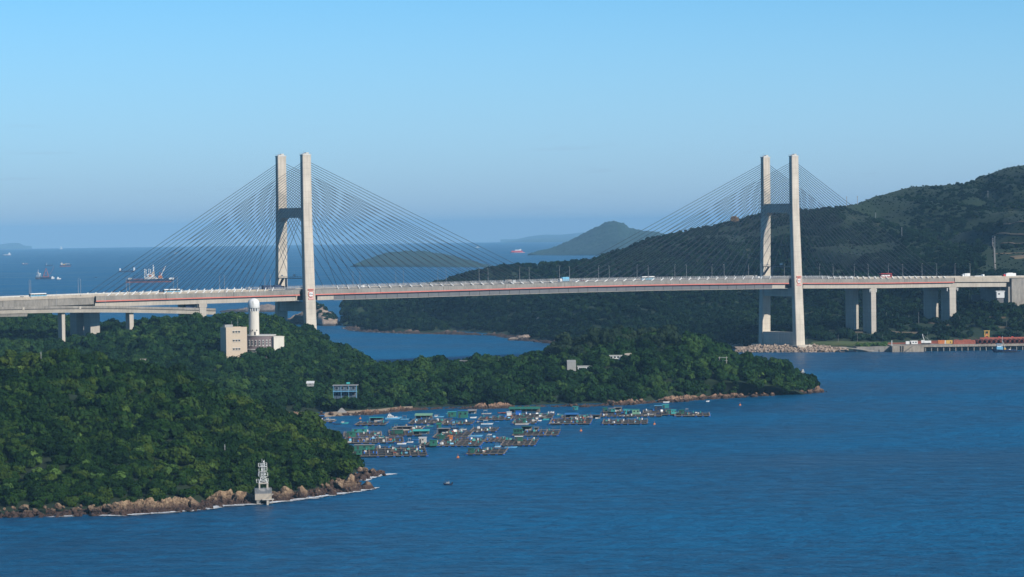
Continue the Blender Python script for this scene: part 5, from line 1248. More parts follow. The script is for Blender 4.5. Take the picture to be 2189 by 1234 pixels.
# ------------------------------------------------------------------ fish farm rafts with nets, planks, floats, huts
GF = 'fish farm rafts in the bay'; GH = 'huts on the fish farm rafts'
def raft(x0, x1, yn, yf, nx, ny, phrase, wood='wood', rz=-3, skew=0):
    a, b_ = sea(x0, yn), sea(x1, yn); W = b_.x-a.x; far_ = sea((x0+x1)/2, yf); D = max(3.0, far_.y-a.y)
    t = thing('fish_raft', phrase, 'fish raft', (a.x, a.y, .02), math.radians(rz), GF)
    b = MB(); b.box((W/2, D/2, .12), (W*.98, D*.98, .06)); b.obj('net', 'net', t)
    for i in range(nx+1): ubox('plank', wood if i % 5 else 'wood_l', t, (W*i/nx, D/2, .38), (.62, D, .14))
    for j in range(ny+1): ubox('plank', wood if j % 3 else 'wood_l', t, (W/2, D*j/ny, .52), (W, .62, .13))
    fl = MB()
    for i in range(nx+1):
        for j in range(ny+1):
            if R_.random() < .75: fl.tube((W*i/nx-.5, D*j/ny+.35, .14), (W*i/nx+.6, D*j/ny+.35, .14), .3, 7)
    o = fl.obj('float', 'bblue', t); o['kind'] = 'stuff'
    pr = MB()
    for k in range(int(nx*ny*.5)):
        x, y = W*R_.randrange(nx+1)/nx, D*R_.randrange(ny+1)/ny; h_ = U_(.8, 2.2); pr.tube((x, y, .5), (x+U_(-.15, .15), y, .5+h_), .05, 4)
        if R_.random() < .3: pr.tube((x, y, .5+h_*.9), (min(W, x+U_(1, 3)), y, .5+h_), .04, 4)
    if pr.v: o = pr.obj('post', 'wood_l', t); o['kind'] = 'stuff'
    t['W'] = W; t['D'] = D; del t['W'], t['D']
    RF.append((t, W, D, phrase)); return t
RF = []
def short(ph, n=9):
    w_ = ph.replace(',', '').split()[:n]
    while w_[-1] in ('the', 'of', 'at', 'a', 'in', 'and', 'with', 'right', 'left', 'to', 'by', 'its', 'before', 'behind', 'under', 'near', 'carrying', 'one', 'nearest', 'heaped', 'pale', 'grey', 'green', 'long', 'broad', 'far', 'middle', 'bare'): w_.pop()
    return ' '.join(w_)
def hut(px, py, wpx, hpx, wall, roofm, label, depth=3.2, roof='flat', cat='hut', win=1, door=True, open_=False, z0=.62, rz=-4):
    p = sea(px, py); m_ = p.y/F; W, H = wpx*m_, max(1.8, hpx*m_-.5)
    t = thing('raft_hut', label, cat, (p.x, p.y, z0), math.radians(rz), GH)
    if open_:
        for x in (-W/2+.15, W/2-.15):
            for y in (.1, depth-.1): ubox('post', 'wood_l', t, (x, y, 0), (.14, .14, H))
        if W > 7:
            for x in np.arange(-W/2+3, W/2-2, 3.0): ubox('post', 'wood_l', t, (x, .1, 0), (.14, .14, H))
        ubox('back_wall', 'wood', t, (0, depth-.05, 0), (W*.96, .08, H*.9))
        ubox('bench', 'white_dirty', t, (W*.1, depth*.5, 0), (W*.5, .8, .7))
    else:
        ubox('wall', wall, t, (0, depth/2, 0), (W, depth, H))
        for k in range(win):
            x = -W/2+W*(k+.5)/win+.2; ubox('window', 'glass', t, (x-.0, -.03, H*.5), (min(.9, W*.2), .12, H*.28))
        if door: ubox('door', 'joint', t, (-W*.3, -.04, .05), (.75, .12, min(1.8, H*.8)))
        rb = MB()
        for x in np.arange(-W/2+.4, W/2, .8): rb.box((x, -.02, 0), (.07, .06, H))
        rb.obj('wall_batten', wall, t)
    if roof == 'flat': ubox('roof', roofm, t, (0, depth/2, H), (W+.5, depth+.5, .14))
    elif roof == 'shed': ubox('roof', roofm, t, (0, depth/2, H-.05), (W+.5, depth+.6, .12), rot=(math.radians(9), 0, 0))
    else:
        b = MB()
        for s in (-.3, depth+.3): b.poly([(-W/2-.3, s, H), (W/2+.3, s, H), (W/2+.3, depth/2, H+.8), (-W/2-.3, depth/2, H+.8)])
        for x in (-W/2, W/2): b.poly([(x, 0, H), (x, depth, H), (x, depth/2, H+.75)])
        b.obj('roof', roofm, t)
    return t
raft(755, 912, 979, 958, 9, 4, 'biggest long fish raft, nearest to the wooded hill, green huts at its left end', rz=3)
raft(738, 862, 950, 938, 7, 3, 'cluttered fish raft behind the biggest raft, heaped with gear', rz=3)
raft(735, 815, 936, 926, 5, 3, 'leftmost fish raft carrying two green sheds', rz=3)
raft(833, 900, 934, 922, 4, 3, 'fish raft under the dark green shed and the flat grey canopy', rz=3)
raft(896, 938, 956, 946, 3, 2, 'small fish raft under the brown-and-white hut')
raft(935, 1026, 956, 940, 7, 5, 'wide brown fish raft with open net bays, in the middle of the farm')
raft(925, 1000, 938, 924, 5, 4, 'crowded fish raft with dark sheds behind the wide brown raft')
raft(997, 1077, 974, 961, 5, 2, 'lone black-netted fish raft with one green hut, nearest to the open water')
raft(1035, 1075, 947, 938, 4, 3, 'low dark netted raft linking the middle rafts')
raft(1070, 1143, 955, 940, 6, 4, 'fish raft carrying a hut with a white roof edge, right of the middle')
raft(1095, 1192, 934, 922, 7, 3, 'fish raft with a green hut at the left and bare planks to the right')
raft(758, 822, 911, 905, 5, 2, 'small raft with a turquoise canopy near the sandy bay')
raft(873, 957, 908, 899, 6, 3, 'raft with a pale green roof and a broad plank floor behind the first row')
raft(945, 1008, 910, 903, 4, 2, 'low dark raft before the tall green sheds')
raft(1095, 1145, 908, 899, 4, 2, 'raft with a small green hut before the long green roof')
raft(1085, 1180, 897, 887, 7, 3, 'raft carrying the long green roofed shed')
raft(1174, 1262, 909, 897, 6, 3, 'raft under the navy blue shed roof, in the middle of the back row')
raft(1200, 1262, 896, 890, 5, 2, 'cluttered raft behind the navy blue shed roof')
raft(1283, 1332, 893, 887, 4, 2, 'plank raft left of the blue and green shed boat')
raft(1330, 1415, 893, 887, 6, 2, 'raft carrying the blue and green shed')
raft(1288, 1384, 909, 899, 7, 3, 'brown raft with net bays, nearest in the right half of the farm')
raft(1375, 1440, 885, 879, 4, 2, 'small raft under the dark blue and green shed near the rocks')
raft(1415, 1460, 889, 884, 3, 2, 'small raft under the turquoise hut near the right end')
raft(1443, 1518, 892, 885, 5, 2, 'long low raft, rightmost of the farm')
raft(1290, 1330, 884, 879, 3, 2, 'small raft carrying the green hut with a canopy near the rocks')
raft(663, 712, 905, 901, 4, 1, 'narrow landing raft with a pale plank edge, far left below the blue grey house', wood='wood_l')
H_ = hut
H_(778, 965, 42, 12, 'green', 'tin', 'long green shed with a grey roof on the biggest raft', win=3, depth=4)
H_(764, 976, 16, 11, 'green', 'green', 'small bright green hut at the front left corner of the biggest raft', win=2)
H_(750, 938, 17, 13, 'green', 'green', 'green box hut at the left end of the leftmost raft')
H_(768, 928, 30, 9, 'teal', 'blue', 'low teal shed with a blue roof behind the leftmost green hut', win=2)
H_(781, 926, 5, 11, 'turq', 'turq', 'narrow turquoise cabin at the right end of the low teal shed', door=False)
H_(849, 931, 23, 11, 'dgreen', 'tin', 'dark green shed under the flat grey canopy', win=0)
H_(864, 924, 34, 9, 'dgreen', 'tin', 'open shelter with a flat pale grey canopy', open_=True, depth=3)
H_(900, 932, 34, 8, 'turq', 'turq', 'open shelter with a bright turquoise sloping canopy in the middle of the farm', open_=True, roof='shed')
H_(903, 951, 15, 14, 'white_dirty', 'white', 'brown and white hut with a white roof, standing over the water')
H_(926, 957, 15, 14, 'green', 'green', 'bright green box hut right of the white roofed hut', door=False)
H_(942, 943, 15, 9, 'dgreen', 'green', 'dark green shed behind the bright green box hut', win=0)
H_(948, 930, 26, 12, 'dgreen', 'tin', 'open dark framed shelter on the crowded raft', open_=True, depth=4)
H_(938, 919, 9, 7, 'green', 'green', 'small gabled green hut at the back of the crowded raft', roof='gable', win=0)
H_(962, 944, 9, 8, 'orange', 'orange', 'small orange pink hut on the edge of the wide brown raft', win=0)
H_(1007, 972, 13, 11, 'dgreen', 'dgreen', 'single dark green hut on the lone raft', win=0)
H_(1109, 947, 16, 12, 'dgreen', 'white', 'dark green hut with a white roof edge right of the middle', win=0)
H_(1107, 931, 19, 12, 'dgreen', 'green', 'dark green hut with a window strip at the left of the bare plank raft', win=3, door=False)
H_(1126, 924, 22, 9, 'green', 'dgreen', 'open green roofed frame shelter behind the hut with the window strip', open_=True)
H_(1147, 926, 10, 11, 'wood', 'tin', 'bare timber frame right of the open green shelter', open_=True, depth=2)
H_(804, 904, 29, 8, 'turq', 'turq', 'turquoise flat canopy shelter near the white and blue cruiser', open_=True)
H_(905, 899, 36, 11, 'green', 'pgreen', 'open-sided shelter with a pale green roof in the back row', open_=True, roof='shed', depth=4.5)
H_(966, 895, 17, 13, 'green', 'turq', 'green hut standing left of the tallest green shed', win=1)
H_(989, 897, 21, 17, 'green', 'blue', 'tallest green shed of the back row with a blue roof', win=2)
H_(1009, 888, 18, 7, 'wood', 'tin', 'grey roofed lean-to attached right of the tallest green shed', open_=True, roof='shed')
H_(1121, 886, 66, 12, 'green', 'green', 'long open shed with a bright green roof in the back row', open_=True, roof='shed', depth=5)
H_(1088, 892, 9, 7, 'white', 'white', 'small white box cabin below the long green roof', win=0, door=False)
H_(1108, 890, 11, 7, 'bblue', 'bblue', 'bright blue tarpaulin box below the long green roof', win=0, door=False)
H_(1119, 907, 10, 9, 'green', 'green', 'small green hut on the raft before the long green roof')
H_(1222, 896, 28, 9, 'navy', 'blue', 'low shed with a navy blue roof in the middle of the back row', open_=True, roof='shed')
H_(1230, 880, 11, 8, 'teal', 'teal', 'small teal hut at the back near the rocks, left of the canopy hut', win=1)
H_(1275, 899, 17, 9, 'wood', 'wood', 'weathered open timber frame between the two halves of the back row', open_=True, depth=2.5)
H_(1293, 883, 9, 9, 'green', 'green', 'small green box hut left of the canopy hut near the rocks', win=0)
H_(1308, 884, 13, 8, 'teal', 'tin', 'teal hut with a window, between the small box hut and the grey canopy', win=2)
H_(1321, 882, 16, 6, 'wood', 'tin', 'grey flat canopy on posts right of the teal hut', open_=True)
H_(1337, 889, 6, 12, 'turq', 'turq', 'narrow turquoise cabin at the left end of the blue and green shed')
H_(1346, 888, 12, 11, 'lblue', 'teal', 'blue middle part of the blue and green shed', win=1)
H_(1359, 889, 15, 12, 'pgreen', 'teal', 'pale green right part of the blue and green shed', win=2, door=False)
H_(1407, 880, 15, 11, 'navy', 'lblue', 'dark blue shed near the rocks left of the light green shed', win=1)
H_(1423, 876, 13, 8, 'teal', 'turq', 'light green shed near the rocks right of the dark blue shed', win=0)
H_(1440, 888, 10, 10, 'turq', 'turq', 'bright turquoise hut with two windows near the right end', win=2, door=False)
H_(1429, 888, 7, 8, 'green', 'green', 'small dark green cabin left of the bright turquoise hut', win=0)
H_(1457, 888, 11, 8, 'dgreen', 'green', 'dark green hut at the left end of the rightmost raft')
H_(687, 900, 11, 8, 'navy', 'blue', 'small navy cabin on the far left landing raft', win=1)
BT = boat
BT(841, 896, 35, 'white motor cruiser with a light blue hull moored behind the farm', 'cruiser', ('lblue', 'lblue', 'white'))
BT(867, 898, 22, 'mauve blue open boat moored right of the white cruiser', 'sampan', ('lblue', 'navy', 'wood'), 'mauve')
BT(736, 906, 18, 'turquoise sampan beside the far left landing raft', 'work', ('turq', 'teal', 'wood'), 'white')
BT(722, 908, 16, 'dark skiff between the landing raft and the turquoise sampan', 'skiff', ('navy', 'black', 'wood'))
BT(705, 899, 22, 'white boat with clutter under the hipped roof shelter', 'work', ('white_dirty', 'navy', 'wood'), 'white_dirty')
BT(698, 922, 16, 'white work boat half hidden by the near hill', 'work', ('white', 'navy', 'wood'), 'white')
BT(712, 931, 18, 'small boat with an orange deck at the edge of the near hill', 'skiff', ('white_dirty', 'navy', 'orange'))
BT(718, 924, 10, 'small pale boat right of the half hidden work boat', 'skiff', ('white', 'lblue', 'wood'))
BT(805, 933, 14, 'blue and white cabin boat right of the leftmost raft', 'work', ('blue', 'navy', 'wood'), 'white')
BT(812, 938, 16, 'flat white skiff below the blue and white cabin boat', 'skiff', ('white', 'white', 'wood_l'))
BT(830, 935, 15, 'dark boat with a red deck left of the dark green shed', 'skiff', ('navy', 'black', 'rust'))
BT(859, 950, 20, 'white open boat right of the cluttered raft', 'skiff', ('white', 'white', 'wood_l'))
BT(877, 947, 13, 'white boat with gear, next to the white open boat', 'sampan', ('white', 'navy', 'wood'), 'cloth')
BT(775, 945, 20, 'white sampan in the clutter row, leftmost', 'sampan', ('white_dirty', 'navy', 'wood'), 'tin')
BT(802, 947, 20, 'sampan with a red deck in the clutter row', 'sampan', ('navy', 'black', 'rust'), 'lblue')
BT(830, 946, 18, 'blue sampan in the clutter row, right end', 'sampan', ('blue', 'navy', 'wood'), 'white_dirty')
BT(893, 942, 26, 'blue barge-like boat under the turquoise canopy', 'skiff', ('blue', 'navy', 'wood'))
BT(937, 893, 24, 'light blue work boat behind the pale green roof', 'work', ('lblue', 'navy', 'wood'), 'white')
BT(963, 886, 18, 'white and turquoise boat behind the green hut', 'work', ('turq', 'navy', 'wood'), 'white')
BT(1040, 886, 21, 'long grey white open boat in the back row', 'sampan', ('white_dirty', 'navy', 'wood'), 'white_dirty')
BT(1012, 894, 14, 'white skiff below the grey lean-to', 'skiff', ('white', 'white', 'wood'))
BT(1041, 908, 26, 'big white sampan with a full load before the tall green sheds', 'sampan', ('white', 'lblue', 'wood'), 'white')
BT(1025, 905, 16, 'navy boat touching the big loaded sampan', 'work', ('navy', 'black', 'wood'), 'white_dirty')
BT(1062, 903, 10, 'tiny blue boat right of the big loaded sampan', 'skiff', ('blue', 'navy', 'wood'))
BT(1070, 893, 12, 'dark blue work boat left of the long green roof', 'work', ('navy', 'black', 'wood'), 'blue')
BT(1073, 884, 17, 'reddish wooden boat near the rocks, left of the long green roof', 'skiff', ('rust', 'black', 'rust'))
BT(1016, 934, 32, 'long bright blue open boat behind the wide brown raft', 'skiff', ('lblue', 'blue', 'wood'))
BT(1022, 926, 12, 'small boat with a white top touching the long bright blue boat', 'work', ('navy', 'black', 'wood'), 'white')
BT(1047, 931, 9, 'small white-topped boat at the end of the wide brown raft', 'work', ('white_dirty', 'navy', 'wood'), 'navy')
BT(1064, 956, 13, 'small blue and white boat left of the long blue skiff', 'sampan', ('lblue', 'white', 'wood'), 'blue')
BT(1092, 958, 27, 'long low bright blue skiff before the right middle raft', 'skiff', ('lblue', 'blue', 'wood'))
BT(1116, 909, 30, 'sampan with a white hull under the small green hut', 'skiff', ('white_dirty', 'navy', 'wood'))
BT(1150, 901, 16, 'white boat with a pale canopy right of the small green hut', 'sampan', ('white', 'navy', 'wood'), 'cloth')
BT(1167, 898, 14, 'turquoise cabin boat right of the pale canopy boat', 'work', ('turq', 'teal', 'wood'), 'turq')
BT(1187, 905, 22, 'white skiff at the left end of the navy shed raft', 'skiff', ('white', 'navy', 'wood'))
BT(1180, 883, 9, 'round white boat near the rocks with a short mast', 'work', ('white', 'white', 'wood'), 'white')
BT(1329, 891, 12, 'white bow boat at the left end of the blue and green shed', 'skiff', ('white', 'navy', 'wood'))
BT(1389, 888, 16, 'white and blue boat right of the blue and green shed', 'work', ('white', 'navy', 'wood'), 'white')
BT(1424, 861, 14, 'tiny white skiff drawn up at the headland rocks', 'skiff', ('white', 'white', 'wood'), group='skiffs at the headland rocks')
BT(1513, 859, 7, 'tiny white skiff at the rocks further right', 'skiff', ('white', 'white', 'wood'), group='skiffs at the headland rocks')
BT(1485, 889, 10, 'small skiff with an orange cover at the rightmost raft', 'skiff', ('white_dirty', 'navy', 'orange'))
for px, py, L_, st_, c_, cb_, lb in ((848, 916, 17, 'sampan', ('white_dirty', 'navy', 'wood'), 'teal', 'pale sampan with a teal canopy in the channel before the dark green shed'), (870, 914, 14, 'work', ('navy', 'black', 'wood'), 'white', 'navy cabin boat in the channel before the turquoise canopy'),
        (894, 915, 12, 'skiff', ('white', 'navy', 'wood'), 'white', 'white skiff in the channel between the two raft rows'), (918, 913, 16, 'work', ('teal', 'navy', 'wood'), 'white_dirty', 'teal cabin boat behind the crowded raft'),
        (972, 917, 18, 'sampan', ('navy', 'black', 'wood'), 'tin', 'dark sampan with a grey canopy behind the crowded raft'), (990, 920, 15, 'work', ('white_dirty', 'navy', 'wood'), 'teal', 'off-white boat with a teal cabin behind the crowded raft'),
        (1045, 940, 14, 'sampan', ('blue', 'navy', 'wood'), 'white_dirty', 'blue sampan tied to the low dark netted raft'), (1078, 938, 13, 'work', ('navy', 'black', 'wood'), 'white', 'dark boat with a white cabin left of the green hut raft'),
        (1160, 892, 15, 'work', ('white', 'navy', 'wood'), 'white', 'white cabin boat at the right end of the long green roof'), (1177, 890, 13, 'sampan', ('navy', 'black', 'rust'), 'white_dirty', 'dark sampan with a red deck right of the long green roof'),
        (1196, 889, 14, 'work', ('teal', 'navy', 'wood'), 'white', 'teal work boat left of the navy shed roof'), (1262, 893, 13, 'skiff', ('white_dirty', 'navy', 'wood'), 'white', 'pale skiff at the left foot of the timber frame'),
        (1385, 881, 13, 'work', ('white', 'navy', 'wood'), 'lblue', 'white boat with a light blue cabin left of the dark blue shed'), (1470, 883, 14, 'sampan', ('navy', 'black', 'wood'), 'white_dirty', 'dark sampan behind the rightmost raft'),
        (744, 947, 14, 'work', ('white', 'navy', 'wood'), 'white', 'white cabin boat beside the near hill at the left end of the clutter'), (880, 958, 13, 'skiff', ('navy', 'black', 'wood'), 'white', 'dark skiff right of the green roofed sheds, behind the biggest raft')):
    boat(px, py, L_, lb, st_, c_, cb_)
raft(836, 900, 921, 914, 5, 2, 'narrow netted raft in the channel between the two raft rows')
raft(1005, 1060, 925, 917, 4, 2, 'small netted raft behind the long bright blue boat')
raft(1022, 1092, 900, 893, 5, 2, 'plain netted raft right of the tallest green shed')
# loose gear: barrels, boxes, people on the rafts
bar = MB(); bar.tube((0, 0, 0), (0, 0, .9), .3, 9); bar_me = {c: bar.mesh('barrel', c) for c in ('bblue', 'white', 'teal')}
for t, W, D, ph in RF:
    for k in range(max(2, int(W*D/90))):
        c_ = R_.choice(('bblue', 'teal', 'teal', 'white')); p = t.matrix_world if False else Matrix.Rotation(t.rotation_euler.z, 4, 'Z')
        x, y = W*U_(.08, .95), D*U_(.05, .95); q = Vector(t.location)+p @ Vector((x, y, .65))
        o = link('barrel', bar_me[c_], None, q, U_(0, 6), (1, 1, 1)); 
        w0 = short(ph); o['label'] = f"{nth(k+1)} drum, {dict(bblue='blue', white='white', teal='teal')[c_]}, on the {w0}"; o['category'] = 'drum'; o['group'] = 'drums on the fish rafts'
    for k in range(max(2, int(W*D/110))):
        cm_ = R_.choice(('white_dirty', 'wood_l', 'wood', 'wood_l', 'teal', 'teal', 'lblue', 'white', 'navy', 'rust')); x, y = W*U_(.05, .95), D*U_(.05, .95); q = Vector(t.location)+Matrix.Rotation(t.rotation_euler.z, 4, 'Z') @ Vector((x, y, .65))
        s = (U_(.5, 1.9), U_(.5, 1.4), U_(.3, 1.0)); b = MB(); b.box((0, 0, 0), s, top=(.85, .85)); b.box((0, 0, s[2]), (s[0]*.9, s[1]*.9, .08)); o = b.obj('gear_box', cm_, None, q, U_(0, 1.5))
        nm = {'white': 'white', 'teal': 'teal', 'navy': 'navy blue', 'wood_l': 'wooden', 'wood': 'dark wooden', 'orange': 'orange', 'cloth': 'pale', 'lblue': 'light blue', 'white_dirty': 'off-white', 'rust': 'red brown', 'yellow': 'yellow'}[cm_]
        w0 = short(ph); o['label'] = f'{nth(k+1)} gear box, {nm}, on the {w0}'; o['category'] = 'box'; o['group'] = 'boxes on the fish rafts'
# mooring buoys
for px, py, lb in ((1242, 922, 'orange mooring buoy in open water right of the bare plank raft'), (1399, 908, 'orange mooring buoy just right of the front raft in the right half'), (979, 979, 'small orange buoy left of the lone raft'), (1582, 867, 'small orange buoy close to the headland rocks'), (770, 896, 'orange float near the turquoise canopy')):
    p = sea(px, py); t = thing('mooring_buoy', lb, 'buoy', p, 0, 'orange buoys'); b = MB(); b.box((0, 0, -.1), (1.0, 1.0, .6)); b.tube((0, 0, .1), (0, 0, .75), .62, 10, r2=.35); b.obj('buoy_body', 'orange', t); ucyl('staff', 'orange', t, (0, 0, .7), .07, 1.0, 5)
# small open boat with canopy and two people near the camera side
t = boat(957, 1037, 19, 'small open motor boat with a dark canopy and two people, alone on the water', 'skiff', ('navy', 'black', 'wood_l'), group=None, name='motor_boat'); t.rotation_euler.z = math.radians(172)
for x, y in ((-.5, .5), (-.5, -.5), (.9, .5), (.9, -.5)): ucyl('canopy_post', 'rail', t, (x, y, .45), .03, 1.35, 5)
ubox('canopy', 'navy', t, (.2, 0, 1.8), (1.9, 1.25, .07))
def person_mesh(seated=True):
    """one continuous lofted body: pelvis, chest, neck, head, with bent legs and arms fused to it"""
    b = MB()
    def chain(pts, n=7):
        rings = []
        for i, (x, y, z, r) in enumerate(pts):
            a = Vector(pts[max(0, i-1)][:3]); c = Vector(pts[min(len(pts)-1, i+1)][:3]); d = (c-a).normalized(); u = d.cross(Vector((.3, .9, .1))).normalized(); v = d.cross(u)
            rings.append([Vector((x, y, z))+(u*math.cos(2*PI*k/n)+v*math.sin(2*PI*k/n))*r for k in range(n)])
        b.ring(rings)
    chain([(0, 0, -.02, .13), (0, 0, .1, .16), (0, 0, .3, .17), (0, 0, .44, .17), (0, 0, .5, .08), (0, 0, .55, .06), (.01, 0, .62, .095), (.01, 0, .7, .105), (.01, 0, .78, .06)])
    for s in (1, -1):
        chain([(0, s*.08, .05, .1), (.2, s*.12, .06, .085), (.42, s*.13, .06, .07), (.45, s*.13, -.15, .055), (.46, s*.13, -.36, .045), (.56, s*.13, -.38, .04)])
        chain([(0, s*.14, .43, .07), (.03, s*.22, .36, .055), (.1, s*.25, .18, .045), (.26, s*.2, .12, .038), (.34, s*.16, .13, .035)])
    return b.mesh('person', 'cloth')
pmesh = person_mesh()
for x, y, lb in ((-.45, .1, 'person in a pale shirt sitting at the stern of the small motor boat'), (.25, -.1, 'person in a pale shirt sitting under the dark canopy of the small motor boat')):
    q = Vector(t.location)+Matrix.Rotation(t.rotation_euler.z, 4, 'Z') @ Vector((x, y, .62)); o = link('person', pmesh, None, q, t.rotation_euler.z); prop(o, lb, 'person')
    b = MB(); b.box((0, 0, .74), (.2, .2, .08), top=(.6, .6)); b.obj('hair', 'black', o)

# ------------------------------------------------------------------ ships far out
def ship(px, py, Lpx, label, name, parts, c=('navy', 'rust', 'rust'), rz=0, B=None, H=None, cat='ship', group=None, bow=1):
    p = sea(px, py); m_ = math.hypot(p.x, p.y)/F; L = Lpx*m_; t = thing(name, label, cat, p, rz, group); B = B or L*.18; H = H or L*.07
    if bow < 0: t.rotation_euler.z += PI
    h = link('hull', hull_mesh(L, B, H, c, draft=1, band=.35), t)
    for nm, mt, x, z, sx, sy, sz in parts: ubox(nm, mt, t, (x*L, 0, H*.84+z*L), (sx*L, sy*B, sz*L))
    return t, L, B, H
ship(15, 546, 17, 'small white ship near the left edge far out under the horizon', 'cargo_ship', [('superstructure', 'white', -.3, 0, .28, .7, .16), ('bridge_house', 'white', -.3, .16, .14, .6, .1), ('cargo_deck', 'white_dirty', .12, 0, .5, .6, .05)], ('white', 'rust', 'white'), bow=-1)
t, L, B, H = ship(140, 570, 24, 'cream and dark hopper ship, upper one of the left anchorage', 'hopper_ship', [('superstructure', 'yellow', -.12, 0, .2, .7, .1), ('deck_beam', 'cream', .15, .12, .42, .3, .035), ('bridge_house', 'white_dirty', -.33, 0, .14, .7, .22), ('funnel', 'navy', -.4, .2, .06, .3, .1), ('post', 'cream', .33, 0, .03, .2, .13), ('post', 'cream', .1, 0, .03, .2, .13)], ('navy', 'rust', 'rust'), H=5)
ship(54, 565, 13, 'tiny dark vessel left of the hopper ship', 'small_vessel', [('superstructure', 'white', -.3, 0, .16, .6, .12), ('superstructure', 'white_dirty', .15, 0, .1, .5, .1)], ('rust', 'rust', 'rust'))
ship(105, 569, 17, 'small dark barge with a thin white mast, left of the hopper ship', 'barge', [('mast', 'white', -.3, 0, .03, .1, .32), ('superstructure', 'navy', .1, 0, .3, .6, .05)], ('navy', 'navy', 'navy'), H=3)
t, L, B, H = ship(83, 597, 16, 'blue-grey supply ship seen bow-on with a white bridge and red waterline', 'supply_ship', [('superstructure', 'white', -.05, 0, .6, .75, .32), ('bridge_house', 'white', .1, .32, .34, .62, .2), ('wheelhouse', 'white_dirty', -.2, .52, .3, .5, .1), ('mast', 'white', -.1, .6, .04, .08, .4)], ('greyblock', 'rust', 'rust'), rz=math.radians(-35), H=5.0, B=7)
t, L, B, H = ship(101, 597, 30, 'dark crane barge with a reddish A-frame beside the supply ship', 'crane_barge', [('deckhouse', 'rust', -.1, 0, .3, .6, .08)], ('navy', 'navy', 'rust'), H=4.5, B=12)
b = MB()
for y in (-4, 4): b.tube((-.28*L, y, H), (-.08*L, 0, H+.62*L), .5, 5); b.tube((.1*L, y, H), (-.05*L, 0, H+.62*L), .5, 5)
for k in (.2, .4): b.tube((-.22*L*(1-k), -3, H+k*L), (.06*L*(1-k), -3, H+k*L), .35, 4)
b.tube((.1*L, 0, H), (.5*L, 0, H+.75*L), .3, 4); b.obj('a_frame', 'rust', t)
ship(113, 597, 8, 'small white boat just right of the crane barge', 'launch', [('superstructure', 'white', 0, 0, .8, .8, .45), ('wheelhouse', 'white', -.1, .45, .4, .6, .25)], ('navy', 'black', 'white'))
ship(126, 598, 12, 'small white launch, rightmost of the left ship group', 'launch', [('superstructure', 'white', 0, 0, .7, .8, .2), ('wheelhouse', 'white', -.15, .2, .3, .6, .2)], ('navy', 'black', 'white'))
ship(205, 594, 9, 'tiny dark boat alone right of the left ship group', 'small_vessel', [('superstructure', 'navy', 0, 0, .4, .7, .1)], ('navy', 'black', 'navy'))
ship(272, 582, 34, 'low dark barge with a white wheelhouse at each end, behind the big crane ship', 'barge', [('wheelhouse', 'white', -.44, 0, .08, .5, .16), ('wheelhouse', 'white', .44, 0, .09, .6, .2)], ('navy', 'navy', 'navy'), H=4)
ship(376, 542, 8, 'tiny white fast craft near the horizon behind the left cable fan', 'fast_craft', [('superstructure', 'white', 0, 0, .5, .7, .12)], ('white', 'white', 'white'))
ship(131, 533, 5, 'tiny white vessel on the horizon left of the tower', 'small_vessel', [('superstructure', 'white', 0, 0, .5, .7, .9)], ('white', 'white', 'white'), H=6)
ship(1021, 529.5, 9, 'tiny white vessel far out behind the right cable fan', 'small_vessel', [('superstructure', 'white', 0, 0, .3, .7, .18)], ('white', 'white', 'white'))
t, L, B, H = ship(322, 604, 104, 'big crane and works ship with white masts and a red waterline behind the left cables', 'works_ship', [], ('navy', 'rust', 'rust'), H=6.5, B=16)
for nm, mt, x, z, sx, sy, sz in (('superstructure', 'white_dirty', 0, 0, .24, .7, .06), ('bridge_house', 'white', .0, .06, .12, .6, .055), ('deckhouse', 'orange', .0, .05, .05, .64, .05), ('funnel', 'cream', .055, .06, .05, .4, .10), ('cargo_gear', 'white_dirty', .16, 0, .2, .5, .03), ('cargo_gear', 'orange', .2, .0, .07, .5, .08), ('cargo_gear', 'white', .43, 0, .1, .5, .035), ('cargo_gear', 'white_dirty', -.42, 0, .07, .5, .04), ('cargo_gear', 'rust', -.25, 0, .2, .5, .02)):
    ubox(nm, mt, t, (x*L, 0, H*.84+z*L), (sx*L, sy*B, sz*L))
for x, h in ((-.12, .21), (-.09, .20), (-.035, .21), (.0, .20), (.055, .30), (.068, .27)): ucyl('mast', 'white', t, (x*L, 0, H), .7, h*L, 6)
for x0, x1, z in ((-.12, -.09, .2), (-.035, 0, .2), (.055, .068, .25), (-.12, -.09, .14)): rod('mast_cross', 'white', t, (x0*L, 0, H+z*L), (x1*L, 0, H+z*L), .5)
rod('crane_jib', 'white', t, (.2*L, 0, H+.05*L), (.31*L, 0, H+.26*L), .9); rod('crane_jib', 'rust', t, (.2*L, 0, H+.04*L), (.19*L, 0, H+.14*L), .8); rod('jib_stay', 'rust', t, (.19*L, 0, H+.14*L), (.31*L, 0, H+.26*L), .25)
t, L, B, H = ship(1106, 541, 31, 'red and white fast ferry trailing a white wake before the peaked island', 'ferry', [('superstructure', 'cardred', .02, 0, .78, .9, .10), ('upper_deck', 'white', -.05, .10, .42, .8, .07), ('wheelhouse', 'white', -.22, .16, .12, .5, .05)], ('cardred', 'white', 'white'), bow=-1, H=4, B=13)
w0, w1 = sea(1122, 540.6), sea(1134, 540.4); b = MB(); b.poly([w0+Vector((0, -16, .4)), w1+Vector((0, -9, .4)), w1+Vector((0, 14, .4)), w0+Vector((0, 22, .4))]); prop(b.obj('wake', 'foam'), 'white foaming wake behind the red ferry', 'wake', kind='stuff')
